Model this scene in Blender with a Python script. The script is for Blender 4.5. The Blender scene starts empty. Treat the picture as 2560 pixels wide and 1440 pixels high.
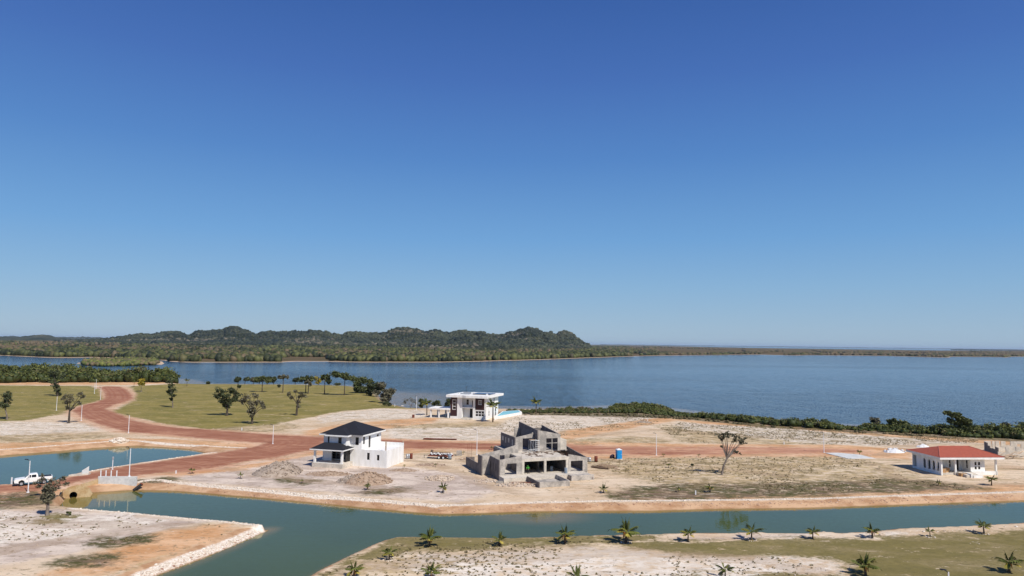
import bpy, math, random
import numpy as np
from mathutils import Vector, Matrix, noise as mnoise
rng = np.random.default_rng(7)
random.seed(7)
sc = bpy.context.scene
PI = math.pi

# ------------------------------------------------------------------ camera
FPX = 1730.0; CAMH = 25.0
PITCH = math.atan(138 / FPX); ROLL = math.radians(0.69)
f_ = np.array([0, math.cos(PITCH), math.sin(PITCH)])
r0_ = np.array([1.0, 0, 0]); u0_ = np.array([0, -math.sin(PITCH), math.cos(PITCH)])
R_ = r0_ * math.cos(ROLL) + u0_ * math.sin(ROLL)
U_ = -r0_ * math.sin(ROLL) + u0_ * math.cos(ROLL)
cam_d = bpy.data.cameras.new("camera"); cam = bpy.data.objects.new("camera", cam_d)
sc.collection.objects.link(cam); sc.camera = cam
cam_d.sensor_fit = 'HORIZONTAL'; cam_d.sensor_width = 36.0
cam_d.lens = FPX / 2560 * 36.0
cam_d.clip_start = 0.5; cam_d.clip_end = 120000
M3 = Matrix(((R_[0], U_[0], -f_[0]), (R_[1], U_[1], -f_[1]), (R_[2], U_[2], -f_[2])))
cam.matrix_world = Matrix.Translation((0, 0, CAMH)) @ M3.to_4x4()

# ------------------------------------------------------------------ light
SUN = Vector((0.43, -0.50, 0.75)).normalized()
elev = math.asin(SUN.z)
world = bpy.data.worlds.new("World"); sc.world = world; world.use_nodes = True
wn = world.node_tree.nodes; wl = world.node_tree.links
bg = wn["Background"]
sky = wn.new("ShaderNodeTexSky"); sky.sky_type = 'NISHITA'; sky.sun_disc = False
sky.sun_elevation = elev; sky.sun_rotation = math.atan2(SUN.x, SUN.y)
sky.altitude = 0; sky.air_density = 1.0; sky.dust_density = 0.1; sky.ozone_density = 2.0
# clear tropical sky: the sky texture blended with the measured zenith-to-horizon colours of this day
tcw = wn.new("ShaderNodeTexCoord"); sx = wn.new("ShaderNodeSeparateXYZ"); wl.new(tcw.outputs['Generated'], sx.inputs[0])
rmp = wn.new("ShaderNodeValToRGB"); wl.new(sx.outputs['Z'], rmp.inputs[0]); rmp.color_ramp.interpolation = 'LINEAR'
stops = [(0.0, (.285, .425, .575)), (0.02, (.275, .425, .590)), (0.08, (.205, .390, .620)), (0.148, (.132, .325, .625)), (0.259, (.072, .213, .530)), (0.363, (.048, .140, .440)), (0.457, (.031, .103, .362)), (0.75, (.022, .070, .27)), (1.0, (.018, .055, .22))]
for i, (p, c) in enumerate(stops):
    e = rmp.color_ramp.elements[i] if i < 2 else rmp.color_ramp.elements.new(p)
    e.position = p; e.color = (*c, 1)
vs = wn.new("ShaderNodeVectorMath"); vs.operation = 'SCALE'; vs.inputs['Scale'].default_value = 10.0; wl.new(rmp.outputs[0], vs.inputs[0])
mx = wn.new("ShaderNodeMix"); mx.data_type = 'RGBA'; mx.inputs[0].default_value = 0.88
wl.new(sky.outputs[0], mx.inputs[6]); wl.new(vs.outputs[0], mx.inputs[7]); wl.new(mx.outputs[2], bg.inputs[0])
bg.inputs[1].default_value = 0.1
sd_ = bpy.data.lights.new("sun", 'SUN'); sd_.energy = 4.8; sd_.angle = math.radians(0.53)
sd_.color = (1.0, 0.94, 0.85)
sun = bpy.data.objects.new("sun", sd_); sc.collection.objects.link(sun)
sun.rotation_euler = SUN.to_track_quat('Z', 'Y').to_euler()
sc.view_settings.view_transform = 'Standard'; sc.view_settings.look = 'None'
sc.view_settings.exposure = 0.1; sc.view_settings.gamma = 1.0
sc.cycles.max_bounces = 6; sc.cycles.diffuse_bounces = 3; sc.cycles.glossy_bounces = 3
sc.cycles.transparent_max_bounces = 8; sc.cycles.volume_bounces = 0

# ------------------------------------------------------------------ helpers
def G(x, y, z=0.0):
    """point at height z seen at photograph position x, y"""
    d = f_ + R_ * (x - 1280) / FPX - U_ * (y - 720) / FPX
    t = (z - CAMH) / d[2]
    return np.array([0, 0, CAMH]) + d * t
def proj(p):
    v = np.asarray(p, float) - np.array([0, 0, CAMH]); c = v @ f_
    return 1280 + FPX * (v @ R_) / c, 720 - FPX * (v @ U_) / c
def hor(x): return 858 + (x - 1280) * math.tan(ROLL)
def ppm(p): return FPX / ((np.asarray(p, float) - np.array([0, 0, CAMH])) @ f_)

def tag(o, label=None, cat=None, group=None, kind=None):
    if label: o['label'] = label
    if cat: o['category'] = cat
    if group: o['group'] = group
    if kind: o['kind'] = kind
    return o
def empty(name, loc=(0, 0, 0), rz=0.0, label=None, cat=None, group=None):
    o = bpy.data.objects.new(name, None); sc.collection.objects.link(o)
    o.location = tuple(float(v) for v in loc); o.rotation_euler = (0, 0, rz)
    o.empty_display_size = 0.3
    return tag(o, label, cat, group)
def copy_tree(o, parent=None):
    c = o.copy(); sc.collection.objects.link(c); c.parent = parent
    for ch in [x for x in bpy.data.objects if x.parent == o]: copy_tree(ch, c)
    return c
def np_mesh(name, V, F, mat, parent=None, attrs=None, smooth=False):
    """V (n,3), F (m,k) arrays -> one mesh object"""
    V = np.asarray(V, np.float32); F = np.asarray(F, np.int32)
    me = bpy.data.meshes.new(name); k = F.shape[1]; m = len(F)
    me.vertices.add(len(V)); me.vertices.foreach_set('co', V.ravel())
    me.loops.add(m * k); me.loops.foreach_set('vertex_index', F.ravel())
    me.polygons.add(m)
    me.polygons.foreach_set('loop_start', np.arange(0, m * k, k, dtype=np.int32))
    me.polygons.foreach_set('loop_total', np.full(m, k, np.int32))
    if smooth: me.polygons.foreach_set('use_smooth', np.ones(m, bool))
    for n, a in (attrs or {}).items():
        at = me.attributes.new(n, 'FLOAT', 'POINT'); at.data.foreach_set('value', np.asarray(a, np.float32))
    me.update(calc_edges=True)
    if mat: me.materials.append(mat)
    o = bpy.data.objects.new(name, me); sc.collection.objects.link(o); o.parent = parent
    return o
class MB:
    def __init__(s): s.v = []; s.f = []
    def box(s, a0, a1, b0, b1, z0, z1):
        n = len(s.v)
        s.v += [(a0, b0, z0), (a1, b0, z0), (a1, b1, z0), (a0, b1, z0), (a0, b0, z1), (a1, b0, z1), (a1, b1, z1), (a0, b1, z1)]
        s.f += [(n, n+3, n+2, n+1), (n+4, n+5, n+6, n+7), (n, n+1, n+5, n+4), (n+1, n+2, n+6, n+5), (n+2, n+3, n+7, n+6), (n+3, n, n+4, n+7)]
        return s
    def poly(s, pts):
        n = len(s.v); s.v += [tuple(p) for p in pts]; s.f.append(tuple(range(n, n + len(pts)))); return s
    def prism(s, pts, z0, z1):
        """pts (x,y) counter-clockwise; z1 may be a list of heights per corner"""
        n = len(s.v); k = len(pts); zt = z1 if isinstance(z1, (list, tuple)) else [z1] * k
        s.v += [(p[0], p[1], z0) for p in pts] + [(p[0], p[1], z) for p, z in zip(pts, zt)]
        s.f.append(tuple(range(n + k - 1, n - 1, -1))); s.f.append(tuple(range(n + k, n + 2 * k)))
        for i in range(k):
            j = (i + 1) % k; s.f.append((n + i, n + j, n + k + j, n + k + i))
        return s
    def tube(s, pts, rad, n=6):
        pts = [Vector(p) for p in pts]; rad = rad if isinstance(rad, (list, tuple)) else [rad] * len(pts)
        base = len(s.v)
        for i, p in enumerate(pts):
            d = (pts[min(i + 1, len(pts) - 1)] - pts[max(i - 1, 0)]).normalized()
            x = d.orthogonal().normalized() if abs(d.z) > 0.99 else d.cross(Vector((0, 0, 1))).normalized()
            y = d.cross(x)
            for k in range(n):
                a = 2 * PI * k / n; q = p + (x * math.cos(a) + y * math.sin(a)) * rad[i]; s.v.append(tuple(q))
        for i in range(len(pts) - 1):
            for k in range(n):
                a = base + i * n + k; b = base + i * n + (k + 1) % n
                s.f.append((a, b, b + n, a + n))
        s.f.append(tuple(base + k for k in range(n - 1, -1, -1)))
        s.f.append(tuple(base + (len(pts) - 1) * n + k for k in range(n)))
        return s
    def build(s, name, mat, parent=None, smooth=False):
        me = bpy.data.meshes.new(name); me.from_pydata([tuple(float(c) for c in v) for v in s.v], [], s.f); me.update()
        me.materials.append(mat)
        if smooth:
            for p in me.polygons: p.use_smooth = True
        o = bpy.data.objects.new(name, me); sc.collection.objects.link(o); o.parent = parent
        return o
def wall(mb, ax, p0, p1, q0, q1, z0, z1, ops=()):
    """wall along axis ax ('a' or 'b') from p0 to p1, thickness q0..q1, openings (p0,p1,z0,z1)"""
    ps = sorted({p0, p1, *[v for o in ops for v in o[:2]]}); zs = sorted({z0, z1, *[v for o in ops for v in o[2:4]]})
    for i in range(len(ps) - 1):
        run = None
        for j in range(len(zs) - 1):
            cx = (ps[i] + ps[i+1]) / 2; cz = (zs[j] + zs[j+1]) / 2
            if any(o[0] < cx < o[1] and o[2] < cz < o[3] for o in ops):
                continue
            if ax == 'a': mb.box(ps[i], ps[i+1], q0, q1, zs[j], zs[j+1])
            else: mb.box(q0, q1, ps[i], ps[i+1], zs[j], zs[j+1])
    return mb

# --------------------------------------------------------------- materials
class NT:
    def __init__(s, name):
        s.m = bpy.data.materials.new(name); s.m.use_nodes = True
        s.t = s.m.node_tree; s.b = s.t.nodes['Principled BSDF']; s.tc = None
    def new(s, k, **kw):
        n = s.t.nodes.new(k)
        for a, v in kw.items(): setattr(n, a, v)
        return n
    def put(s, sock, v):
        if isinstance(v, bpy.types.NodeSocket): s.t.links.new(v, sock)
        elif isinstance(v, (tuple, list)): sock.default_value = tuple(v) + ((1,) if len(v) == 3 and sock.type == 'RGBA' else ())
        else: sock.default_value = v
    def pos(s, scale=(1, 1, 1), kind='Object'):
        if not s.tc: s.tc = s.new('ShaderNodeTexCoord')
        m = s.new('ShaderNodeMapping'); m.inputs['Scale'].default_value = scale
        s.t.links.new(s.tc.outputs[kind], m.inputs[0]); return m.outputs[0]
    def noise(s, scale, detail=4, rough=0.6, stretch=(1, 1, 1), dist=0.0, out='Fac', off=0):
        n = s.new('ShaderNodeTexNoise'); n.inputs['Scale'].default_value = scale
        n.inputs['Detail'].default_value = detail; n.inputs['Roughness'].default_value = rough
        n.inputs['Distortion'].default_value = dist
        v = s.pos(stretch); 
        if off: 
            mp = v.node; mp.inputs['Location'].default_value = (off * 37.1, off * 11.7, off * 5.3)
        s.t.links.new(v, n.inputs['Vector']); return n.outputs[out]
    def math(s, op, a, b=0.0, c=0.0, clamp=False):
        n = s.new('ShaderNodeMath', operation=op, use_clamp=clamp)
        s.put(n.inputs[0], a); s.put(n.inputs[1], b); s.put(n.inputs[2], c); return n.outputs[0]
    def smooth(s, v, lo, hi, a=0.0, b=1.0):
        n = s.new('ShaderNodeMapRange', interpolation_type='SMOOTHSTEP')
        s.put(n.inputs[0], v); n.inputs[1].default_value = lo; n.inputs[2].default_value = hi
        n.inputs[3].default_value = a; n.inputs[4].default_value = b; return n.outputs[0]
    def mix(s, fac, a, b):
        n = s.new('ShaderNodeMix', data_type='RGBA'); s.put(n.inputs[0], fac); s.put(n.inputs[6], a); s.put(n.inputs[7], b)
        return n.outputs[2]
    def attr(s, name):
        n = s.new('ShaderNodeAttribute'); n.attribute_name = name; return n.outputs['Fac']
    def bump(s, h, strength=0.3, dist=0.1):
        n = s.new('ShaderNodeBump'); n.inputs['Strength'].default_value = strength; n.inputs['Distance'].default_value = dist
        s.put(n.inputs['Height'], h); s.t.links.new(n.outputs[0], s.b.inputs['Normal']); return n
    def out(s, col=None, rough=None, spec=None, metal=None):
        if col is not None: s.put(s.b.inputs['Base Color'], col)
        if rough is not None: s.put(s.b.inputs['Roughness'], rough)
        if spec is not None: s.put(s.b.inputs['Specular IOR Level'], spec)
        if metal is not None: s.put(s.b.inputs['Metallic'], metal)
        return s.m
def simple(name, c1, c2=None, scale=3.0, rough=0.8, spec=0.3, metal=0.0, bump=0.0, stretch=(1, 1, 1)):
    t = NT(name); c2 = c2 or tuple(v * 0.82 for v in c1)
    n = t.noise(scale, 5, 0.65, stretch)
    if bump: t.bump(n, bump, 0.05)
    return t.out(t.mix(t.smooth(n, 0.35, 0.65), c2, c1), rough, spec, metal)
def leafmat(name, dark, light, yellow=None):
    t = NT(name); a = t.attr('tint'); c = t.mix(a, dark, light)
    if yellow: c = t.mix(t.smooth(t.attr('dry'), 0.3, 0.8), c, yellow)
    t.out(c, 0.6, 0.25)
    t.b.inputs['Subsurface Weight'].default_value = 0.0
    return t.m

M = {}
M['white'] = simple('white_render', (0.80, 0.80, 0.79), (0.70, 0.69, 0.66), 0.9, 0.75, stretch=(1, 1, .3))
M['roofblack'] = simple('black_shingle', (0.012, 0.013, 0.018), (0.02, 0.021, 0.027), 6, 0.75, 0.25)
M['roofred'] = simple('red_metal_roof', (0.37, 0.098, 0.055), (0.31, 0.080, 0.046), 2, 0.6, 0.3)
M['ridge'] = simple('pale_red_trim', (0.45, 0.14, 0.10), None, 2, 0.6)
M['brown'] = simple('brown_cladding', (0.055, 0.022, 0.022), (0.038, 0.015, 0.016), 5, 0.6, 0.3, stretch=(1, 1, 6))
M['glass'] = simple('dark_glass', (0.012, 0.013, 0.015), (0.02, 0.02, 0.022), 2, 0.08, 0.5)
M['dark'] = simple('dark_door', (0.02, 0.018, 0.018), None, 4, 0.5)
def concrete_mat(name, c, d, s=0.6):
    t = NT(name); n = t.noise(s, 7, 0.7); n2 = t.noise(s * 6, 4, 0.6, off=1)
    k = t.mix(t.smooth(n, 0.38, 0.62), d, c); k = t.mix(t.math('MULTIPLY', t.smooth(n2, 0.45, 0.7), 0.35), k, tuple(v * 0.6 for v in d))
    t.bump(n2, 0.25, 0.03); return t.out(k, 0.9, 0.2)
M['conc'] = concrete_mat('raw_concrete', (0.49, 0.445, 0.395), (0.27, 0.25, 0.228))
M['concpale'] = concrete_mat('pale_concrete', (0.62, 0.56, 0.48), (0.46, 0.42, 0.36))
M['concwhite'] = concrete_mat('whitewashed_concrete', (0.62, 0.63, 0.62), (0.50, 0.51, 0.51), 0.4)
M['block'] = concrete_mat('shaded_wall_concrete', (0.20, 0.178, 0.17), (0.135, 0.12, 0.115), 0.9)  # darker concrete for left-facing and inner walls; their shade is in the colour
M['sandwall'] = concrete_mat('sandy_concrete', (0.52, 0.40, 0.24), (0.42, 0.27, 0.13), 0.8)
M['steel'] = simple('galvanised_steel', (0.45, 0.47, 0.5), None, 6, 0.45, 0.5, 0.4)
M['pole'] = simple('white_pole_paint', (0.78, 0.78, 0.80), None, 3, 0.5)
M['black'] = simple('black_plastic', (0.015, 0.015, 0.018), None, 4, 0.5)
M['rust'] = simple('rusty_metal', (0.20, 0.055, 0.03), (0.12, 0.03, 0.02), 5, 0.8)
M['wood'] = simple('pale_lumber', (0.50, 0.38, 0.27), (0.34, 0.24, 0.16), 5, 0.85)
M['wooddark'] = simple('old_lumber', (0.16, 0.11, 0.08), None, 5, 0.85)
M['tan'] = simple('tan_crate', (0.45, 0.26, 0.12), None, 4, 0.85)
M['blue'] = simple('blue_plastic', (0.015, 0.27, 0.62), (0.012, 0.23, 0.56), 2, 0.4)
M['roofwhite'] = simple('white_plastic', (0.75, 0.8, 0.84), None, 2, 0.5)
M['barrelgrey'] = simple('grey_blue_drum', (0.22, 0.27, 0.33), None, 4, 0.5)
M['carpaint'] = simple('white_car_paint', (0.80, 0.80, 0.78), (0.78, 0.78, 0.76), 1, 0.25, 0.5)
M['tyre'] = simple('tyre_rubber', (0.02, 0.02, 0.02), None, 5, 0.9)
M['lamp'] = simple('headlamp_glass', (0.5, 0.52, 0.55), None, 3, 0.15, 0.6)
M['pool'] = simple('pool_water', (0.25, 0.62, 0.60), (0.20, 0.55, 0.56), 0.5, 0.08, 0.5)
M['solar'] = simple('solar_panel', (0.03, 0.045, 0.12), None, 2, 0.2, 0.6)
M['tarp'] = simple('white_tarpaulin', (0.72, 0.72, 0.72), (0.55, 0.56, 0.58), 2, 0.6, bump=0.4)
M['rubble'] = concrete_mat('pale_rubble', (0.56, 0.47, 0.38), (0.42, 0.32, 0.24), 1.2)
M['bark'] = simple('grey_bark', (0.24, 0.20, 0.17), (0.12, 0.095, 0.08), 3, 0.9, stretch=(1, 1, 0.3))
M['barkdark'] = simple('dark_bark', (0.09, 0.07, 0.055), (0.05, 0.04, 0.03), 3, 0.9, stretch=(1, 1, 0.3))
M['palmbark'] = simple('palm_trunk', (0.14, 0.10, 0.065), (0.08, 0.055, 0.035), 5, 0.9, stretch=(1, 1, 5))
M['husk'] = simple('orange_palm_husk', (0.52, 0.26, 0.08), None, 5, 0.8)
M['rock'] = None
M['leaf_dark'] = leafmat('foliage_dark', (0.022, 0.030, 0.012), (0.085, 0.100, 0.042))
M['leaf_mid'] = leafmat('foliage_mid', (0.034, 0.046, 0.014), (0.125, 0.140, 0.048))
M['leaf_grey'] = leafmat('foliage_grey', (0.065, 0.062, 0.038), (0.185, 0.170, 0.110))
M['leaf_yellow'] = leafmat('foliage_yellow', (0.10, 0.10, 0.02), (0.42, 0.32, 0.03))
M['palm_green'] = leafmat('palm_leaf_green', (0.030, 0.042, 0.010), (0.150, 0.170, 0.032), (0.45, 0.36, 0.06))
M['palm_dry'] = leafmat('palm_leaf_yellow', (0.16, 0.15, 0.025), (0.42, 0.34, 0.06), (0.5, 0.35, 0.15))
M['mangrove'] = leafmat('mangrove_leaf', (0.030, 0.044, 0.011), (0.155, 0.165, 0.042), (0.16, 0.11, 0.07))
M['forest'] = leafmat('far_forest_leaf', (0.012, 0.018, 0.007), (0.105, 0.112, 0.038), (0.125, 0.095, 0.055))
M['scrub'] = leafmat('dry_scrub', (0.085, 0.075, 0.035), (0.28, 0.22, 0.11))
M['twig'] = simple('dead_twigs', (0.22, 0.16, 0.13), (0.13, 0.09, 0.07), 4, 0.9)

# ------------------------------------------------------------ numeric tools
def hash2(i, j, s):
    h = (i.astype(np.int64) * 374761393 + j.astype(np.int64) * 668265263 + s * 1442695041) & 0xFFFFFFFF
    h = ((h ^ (h >> 13)) * 1274126177) & 0xFFFFFFFF
    return ((h ^ (h >> 16)) & 0xFFFF) / 65535.0
def vnoise(x, y, s=0):
    i = np.floor(x); j = np.floor(y); fx = x - i; fy = y - j
    fx = fx * fx * (3 - 2 * fx); fy = fy * fy * (3 - 2 * fy)
    i = i.astype(np.int64); j = j.astype(np.int64)
    a = hash2(i, j, s); b = hash2(i + 1, j, s); c = hash2(i, j + 1, s); d = hash2(i + 1, j + 1, s)
    return (a * (1 - fx) + b * fx) * (1 - fy) + (c * (1 - fx) + d * fx) * fy
def fbm(x, y, o=4, s=0):
    t = 0; a = 0.5; n = 0
    for k in range(o):
        t = t + a * vnoise(x, y, s + k); n += a; x = x * 2.03 + 11.3; y = y * 2.03 + 7.7; a *= 0.5
    return t / n
def W(pts, z=0.0): return np.array([G(p[0], p[1], p[2] if len(p) > 2 else z)[:2] for p in pts])
def seg_dist(X, Y, a, b):
    d = b - a; L = d @ d + 1e-9
    t = np.clip(((X - a[0]) * d[0] + (Y - a[1]) * d[1]) / L, 0, 1)
    return np.hypot(X - a[0] - t * d[0], Y - a[1] - t * d[1])
def sd_poly(X, Y, P, cap=25.0, kinds=None):
    """signed distance, positive inside; beyond cap it is +-cap"""
    out = np.full(X.shape, -cap); kind = np.zeros(X.shape, np.int8)
    box = (X > P[:, 0].min() - cap) & (X < P[:, 0].max() + cap) & (Y > P[:, 1].min() - cap) & (Y < P[:, 1].max() + cap)
    x = X[box]; y = Y[box]
    if not len(x): return (out, kind) if kinds is not None else out
    best = np.full(x.shape, cap); ins = np.zeros(x.shape, bool); kk = np.zeros(x.shape, np.int8)
    for i in range(len(P)):
        a = P[i]; b = P[(i + 1) % len(P)]
        near = (x > min(a[0], b[0]) - cap) & (x < max(a[0], b[0]) + cap) & (y > min(a[1], b[1]) - cap) & (y < max(a[1], b[1]) + cap)
        d = seg_dist(x[near], y[near], a, b); w = d < best[near]
        idx = np.nonzero(near)[0][w]; best[idx] = d[w]
        if kinds is not None: kk[idx] = kinds[i]
        if a[1] != b[1]:
            c = (a[1] > y) != (b[1] > y)
            ins ^= c & (x < (b[0] - a[0]) * (y - a[1]) / (b[1] - a[1]) + a[0])
    out[box] = np.where(ins, best, -best)
    if kinds is not None: kind[box] = kk; return out, kind
    return out
def sd_line(X, Y, P, w, cap=15.0):
    out = np.full(X.shape, -cap)
    for i in range(len(P) - 1):
        a, b = P[i], P[i + 1]
        near = (X > min(a[0], b[0]) - cap) & (X < max(a[0], b[0]) + cap) & (Y > min(a[1], b[1]) - cap) & (Y < max(a[1], b[1]) + cap)
        out[near] = np.maximum(out[near], w - seg_dist(X[near], Y[near], a, b))
    return out
ICO_V = []
_t = (1 + 5 ** .5) / 2
for a, b in ((-1, _t), (1, _t), (-1, -_t), (1, -_t)): ICO_V.append((a, b, 0))
for a, b in ((-1, _t), (1, _t), (-1, -_t), (1, -_t)): ICO_V.append((0, a, b))
for a, b in ((_t, -1), (_t, 1), (-_t, -1), (-_t, 1)): ICO_V.append((a, 0, b))
ICO_V = np.array(ICO_V) / math.hypot(1, _t)
ICO_F = np.array([(0,11,5),(0,5,1),(0,1,7),(0,7,10),(0,10,11),(1,5,9),(5,11,4),(11,10,2),(10,7,6),(7,1,8),(3,9,4),(3,4,2),(3,2,6),(3,6,8),(3,8,9),(4,9,5),(2,4,11),(6,2,10),(8,6,7),(9,8,1)])
def blobs(C, Rr, jit=0.3, tint=None, dry=None):
    """C (n,3) centres, Rr (n,3) radii -> irregular lumps"""
    n = len(C); V = ICO_V[None] * (1 + rng.uniform(-jit, jit, (n, 12, 1)))
    a = rng.uniform(0, 2 * PI, n); ca, sa = np.cos(a)[:, None], np.sin(a)[:, None]
    x = V[..., 0] * ca - V[..., 1] * sa; y = V[..., 0] * sa + V[..., 1] * ca
    V = np.stack([x, y, V[..., 2]], -1) * Rr[:, None, :] + C[:, None, :]
    F = ICO_F[None] + (np.arange(n) * 12)[:, None, None]
    at = {'tint': np.repeat(rng.uniform(0, 1, n) if tint is None else tint, 12), 'dry': np.repeat(np.zeros(n) if dry is None else dry, 12)}
    return V.reshape(-1, 3), F.reshape(-1, 3), at
def leaves(C, Rr, per, size, tint=None, dry=None, shell=0.35, flat=0.0):
    """clumps of small leaf faces spread through ellipsoids"""
    n = len(C); N = n * per
    d = rng.normal(size=(N, 3)); d /= np.linalg.norm(d, axis=1)[:, None]
    r = rng.uniform(shell, 1.05, N) ** 0.6
    P = np.repeat(C, per, 0) + d * r[:, None] * np.repeat(Rr, per, 0)
    s = (np.repeat(size, per) if isinstance(size, np.ndarray) else size) * rng.uniform(0.55, 1.4, N)
    a = rng.normal(size=(N, 3)); a[:, 2] *= 0.5; a /= np.linalg.norm(a, axis=1)[:, None]
    b = rng.normal(size=(N, 3)); b -= (b * a).sum(1)[:, None] * a; b /= np.linalg.norm(b, axis=1)[:, None]
    a = a * s[:, None]; b = b * (s * 0.6)[:, None]
    V = np.stack([P - a, P + b, P + a, P - b], 1).reshape(-1, 3)
    F = np.arange(N * 4).reshape(-1, 4)
    tc = rng.uniform(0, 1, n) if tint is None else tint
    tt = np.clip(np.repeat(tc, per) * 0.6 + rng.uniform(0, 0.45, N), 0, 1)
    at = {'tint': np.repeat(tt, 4), 'dry': np.repeat(np.repeat(np.zeros(n) if dry is None else dry, per), 4)}
    return V, F, at

# -------------------------------------------------------- layout of the land
WL = -0.8
FAR, NEAR = 0, 1
canal_px = [(128,1262,1),(150,1252,0),(200,1234,0),(330,1226,0),(415,1227,0),(480,1231,0),(560,1238,0),(640,1244,0),(700,1250,0),(800,1259,0),(860,1265,0),(940,1273,0),
  (1040,1282,0),(1100,1286,0),(1200,1284,0),(1330,1279,0),(1500,1278,0),(1620,1278,0),(1800,1273,0),(2000,1271,0),(2160,1266,0),(2300,1261,0),(2400,1257,0),(2560,1252,0),(2760,1245,0),(3700,1219,0),
  (3700,1268,1),(2760,1300,1),(2560,1308,1),(2480,1312,1),(2380,1317,1),(2250,1321,1),(2180,1330,1),(2100,1333,1),(2060,1329,1),(2020,1333,1),(1960,1334,1),(1900,1331,1),(1800,1334,1),(1700,1333,1),(1620,1336,1),
  (1500,1338,1),(1400,1342,1),(1290,1345,1),(1200,1344,1),(1120,1343,1),(1050,1343,1),(992,1342,1),(950,1355,1),(900,1377,1),(840,1405,1),(790,1432,1),(740,1462,1),(690,1500,1),(640,1560,1),
  (300,1560,0),(320,1470,0),(385,1442,0),(440,1421,0),(500,1399,0),(560,1374,0),(620,1348,0),(664,1330,0),(676,1323,0),(660,1313,1),(600,1306,1),(520,1299,1),(440,1292,1),(320,1281,1),(230,1274,1),(180,1269,1)]
pond_px = [(-120,1148,0),(0,1140,0),(60,1135,0),(150,1128,0),(230,1121,0),(290,1117,0),(340,1115,0),(400,1118,0),(470,1123,0),(535,1128,1),
  (480,1138,1),(400,1149,1),(320,1161,1),(250,1172,1),(215,1179,1),(190,1184,1),(165,1192,1),(120,1206,1),(60,1209,1),(0,1211,1),(-120,1213,1)]
def cpoly(px): return np.array([G(x, y, WL if k == 0 else -0.05)[:2] for x, y, k in px]), [k for _, _, k in px]
CAN, CANK = cpoly(canal_px); PON, PONK = cpoly(pond_px)
lake_near = [(-400,930),(0,938),(440,946),(470,957),(600,958),(780,959),(890,962),(950,975),(980,998),(1000,1006),(1040,1014),(1120,1016),(1260,1016),(1420,1018),(1560,1014),(1640,1018),(1700,1026),
  (1800,1042),(1900,1048),(2050,1058),(2250,1070),(2450,1083),(2560,1086),(2900,1096)]
LAND = np.vstack([W(lake_near), [[420, -80], [-420, -80]]])
roads = [W(p) for p in (
  [(250,968),(268,966),(300,967),(318,975),(330,988),(332,998),(315,1004),(290,1010),(262,1022),(300,1036),(330,1050),(380,1062),(450,1070),(540,1076),(640,1084),(720,1090),(800,1092),(870,1092),
   (960,1100),(1150,1107),(1290,1111),(1400,1112),(1540,1117),(1700,1119),(1850,1119),(2000,1120),(2150,1126),(2150,1132),(2000,1134),(1800,1136),(1600,1137),(1500,1135),(1300,1127),(1160,1122),(1000,1121),
   (900,1120),(830,1122),(760,1127),(700,1142),(620,1152),(540,1168),(470,1178),(400,1182),(330,1190),(250,1194),(215,1199),(180,1208),(100,1225),(0,1232),(-120,1236),(-120,1216),(60,1210),(150,1199),(185,1191),(250,1177),(320,1165),
   (400,1153),(480,1142),(560,1130),(640,1116),(660,1108),(600,1103),(520,1097),(440,1088),(370,1084),(310,1078),(262,1065),(225,1052),(200,1040),(182,1026),(205,1014),(240,1006),(264,996),(262,982)],)]
grass = [W(p) for p in (
  [(-150,962),(230,965),(250,975),(258,1000),(215,1010),(180,1020),(150,1036),(60,1052),(-150,1056)],
  [(325,966),(450,959),(900,963),(955,978),(975,1000),(1040,1018),(1050,1022),(960,1020),(860,1028),(790,1040),(740,1050),(690,1060),(600,1068),(520,1073),(420,1062),(340,1045),(280,1029),(300,1018),(334,1004),(340,985)],
  [(1500,1352),(1640,1349),(1800,1350),(2100,1346),(2560,1325),(2800,1318),(2800,1500),(2150,1480),(2090,1404),(1960,1388),(1840,1392),(1720,1388),(1600,1372)],
  [(988,1340),(1120,1342),(1300,1343),(1500,1337),(1650,1335),(1640,1350),(1560,1360),(1300,1366),(1150,1376),(1050,1374),(980,1388),(900,1402),(840,1435),(790,1450),(740,1480),(860,1400),(930,1372)],
  [(1620,1442),(1800,1436),(2100,1432),(2150,1470),(1600,1480)],
  [(560,1262),(80,1300),(130,1284),(190,1290),(180,1304),(120,1312),(80,1304)][1:],
  [(1850,1030),(1900,1033),(1880,1036)],
)]
scrub = [W(p) for p in (
  [(1540,1234),(1600,1222),(1700,1208),(1850,1214),(2000,1208),(2150,1205),(2250,1200),(2340,1206),(2450,1220),(2330,1226),(2200,1228),(2060,1234),(1900,1240),(1720,1246),(1540,1244)],
  [(905,1231),(960,1226),(1000,1223),(975,1233)],
  [(250,1352),(330,1345),(360,1352),(300,1358)],[(170,1404),(260,1398),(250,1410)],
  [(700,1200),(780,1202),(760,1208)],[(0,1238),(60,1234),(150,1246),(120,1262),(0,1264)],
  [(330,1204),(400,1196),(430,1202),(380,1212)],[(1250,1030),(1700,1034),(1900,1060),(2300,1082),(2620,1100),(2620,1108),(2300,1090),(1900,1066),(1700,1046),(1250,1034)],
)]
dry = [W(p) for p in (
  [(1430,1150),(1700,1142),(2100,1142),(2250,1165),(2300,1195),(2000,1222),(1700,1222),(1560,1190)],
  [(500,1072),(700,1058),(760,1062),(700,1080),(560,1080)],[(960,1060),(1240,1056),(1280,1068),(1000,1076)],
  [(1300,1100),(1600,1092),(1700,1104),(1500,1112),(1320,1110)],[(-150,1086),(250,1084),(290,1095),(100,1108),(-150,1112)],
  [(1640,1062),(2400,1090),(2500,1100),(2200,1112),(1700,1108)],[(300,1390),(420,1330),(520,1310),(600,1320),(480,1385),(380,1430),(150,1440)],
  [(850,1410),(1000,1385),(1200,1372),(1300,1400),(1100,1440),(850,1450)],[(1080,1352),(1600,1356),(1600,1368),(1100,1380)],
)]
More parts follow.
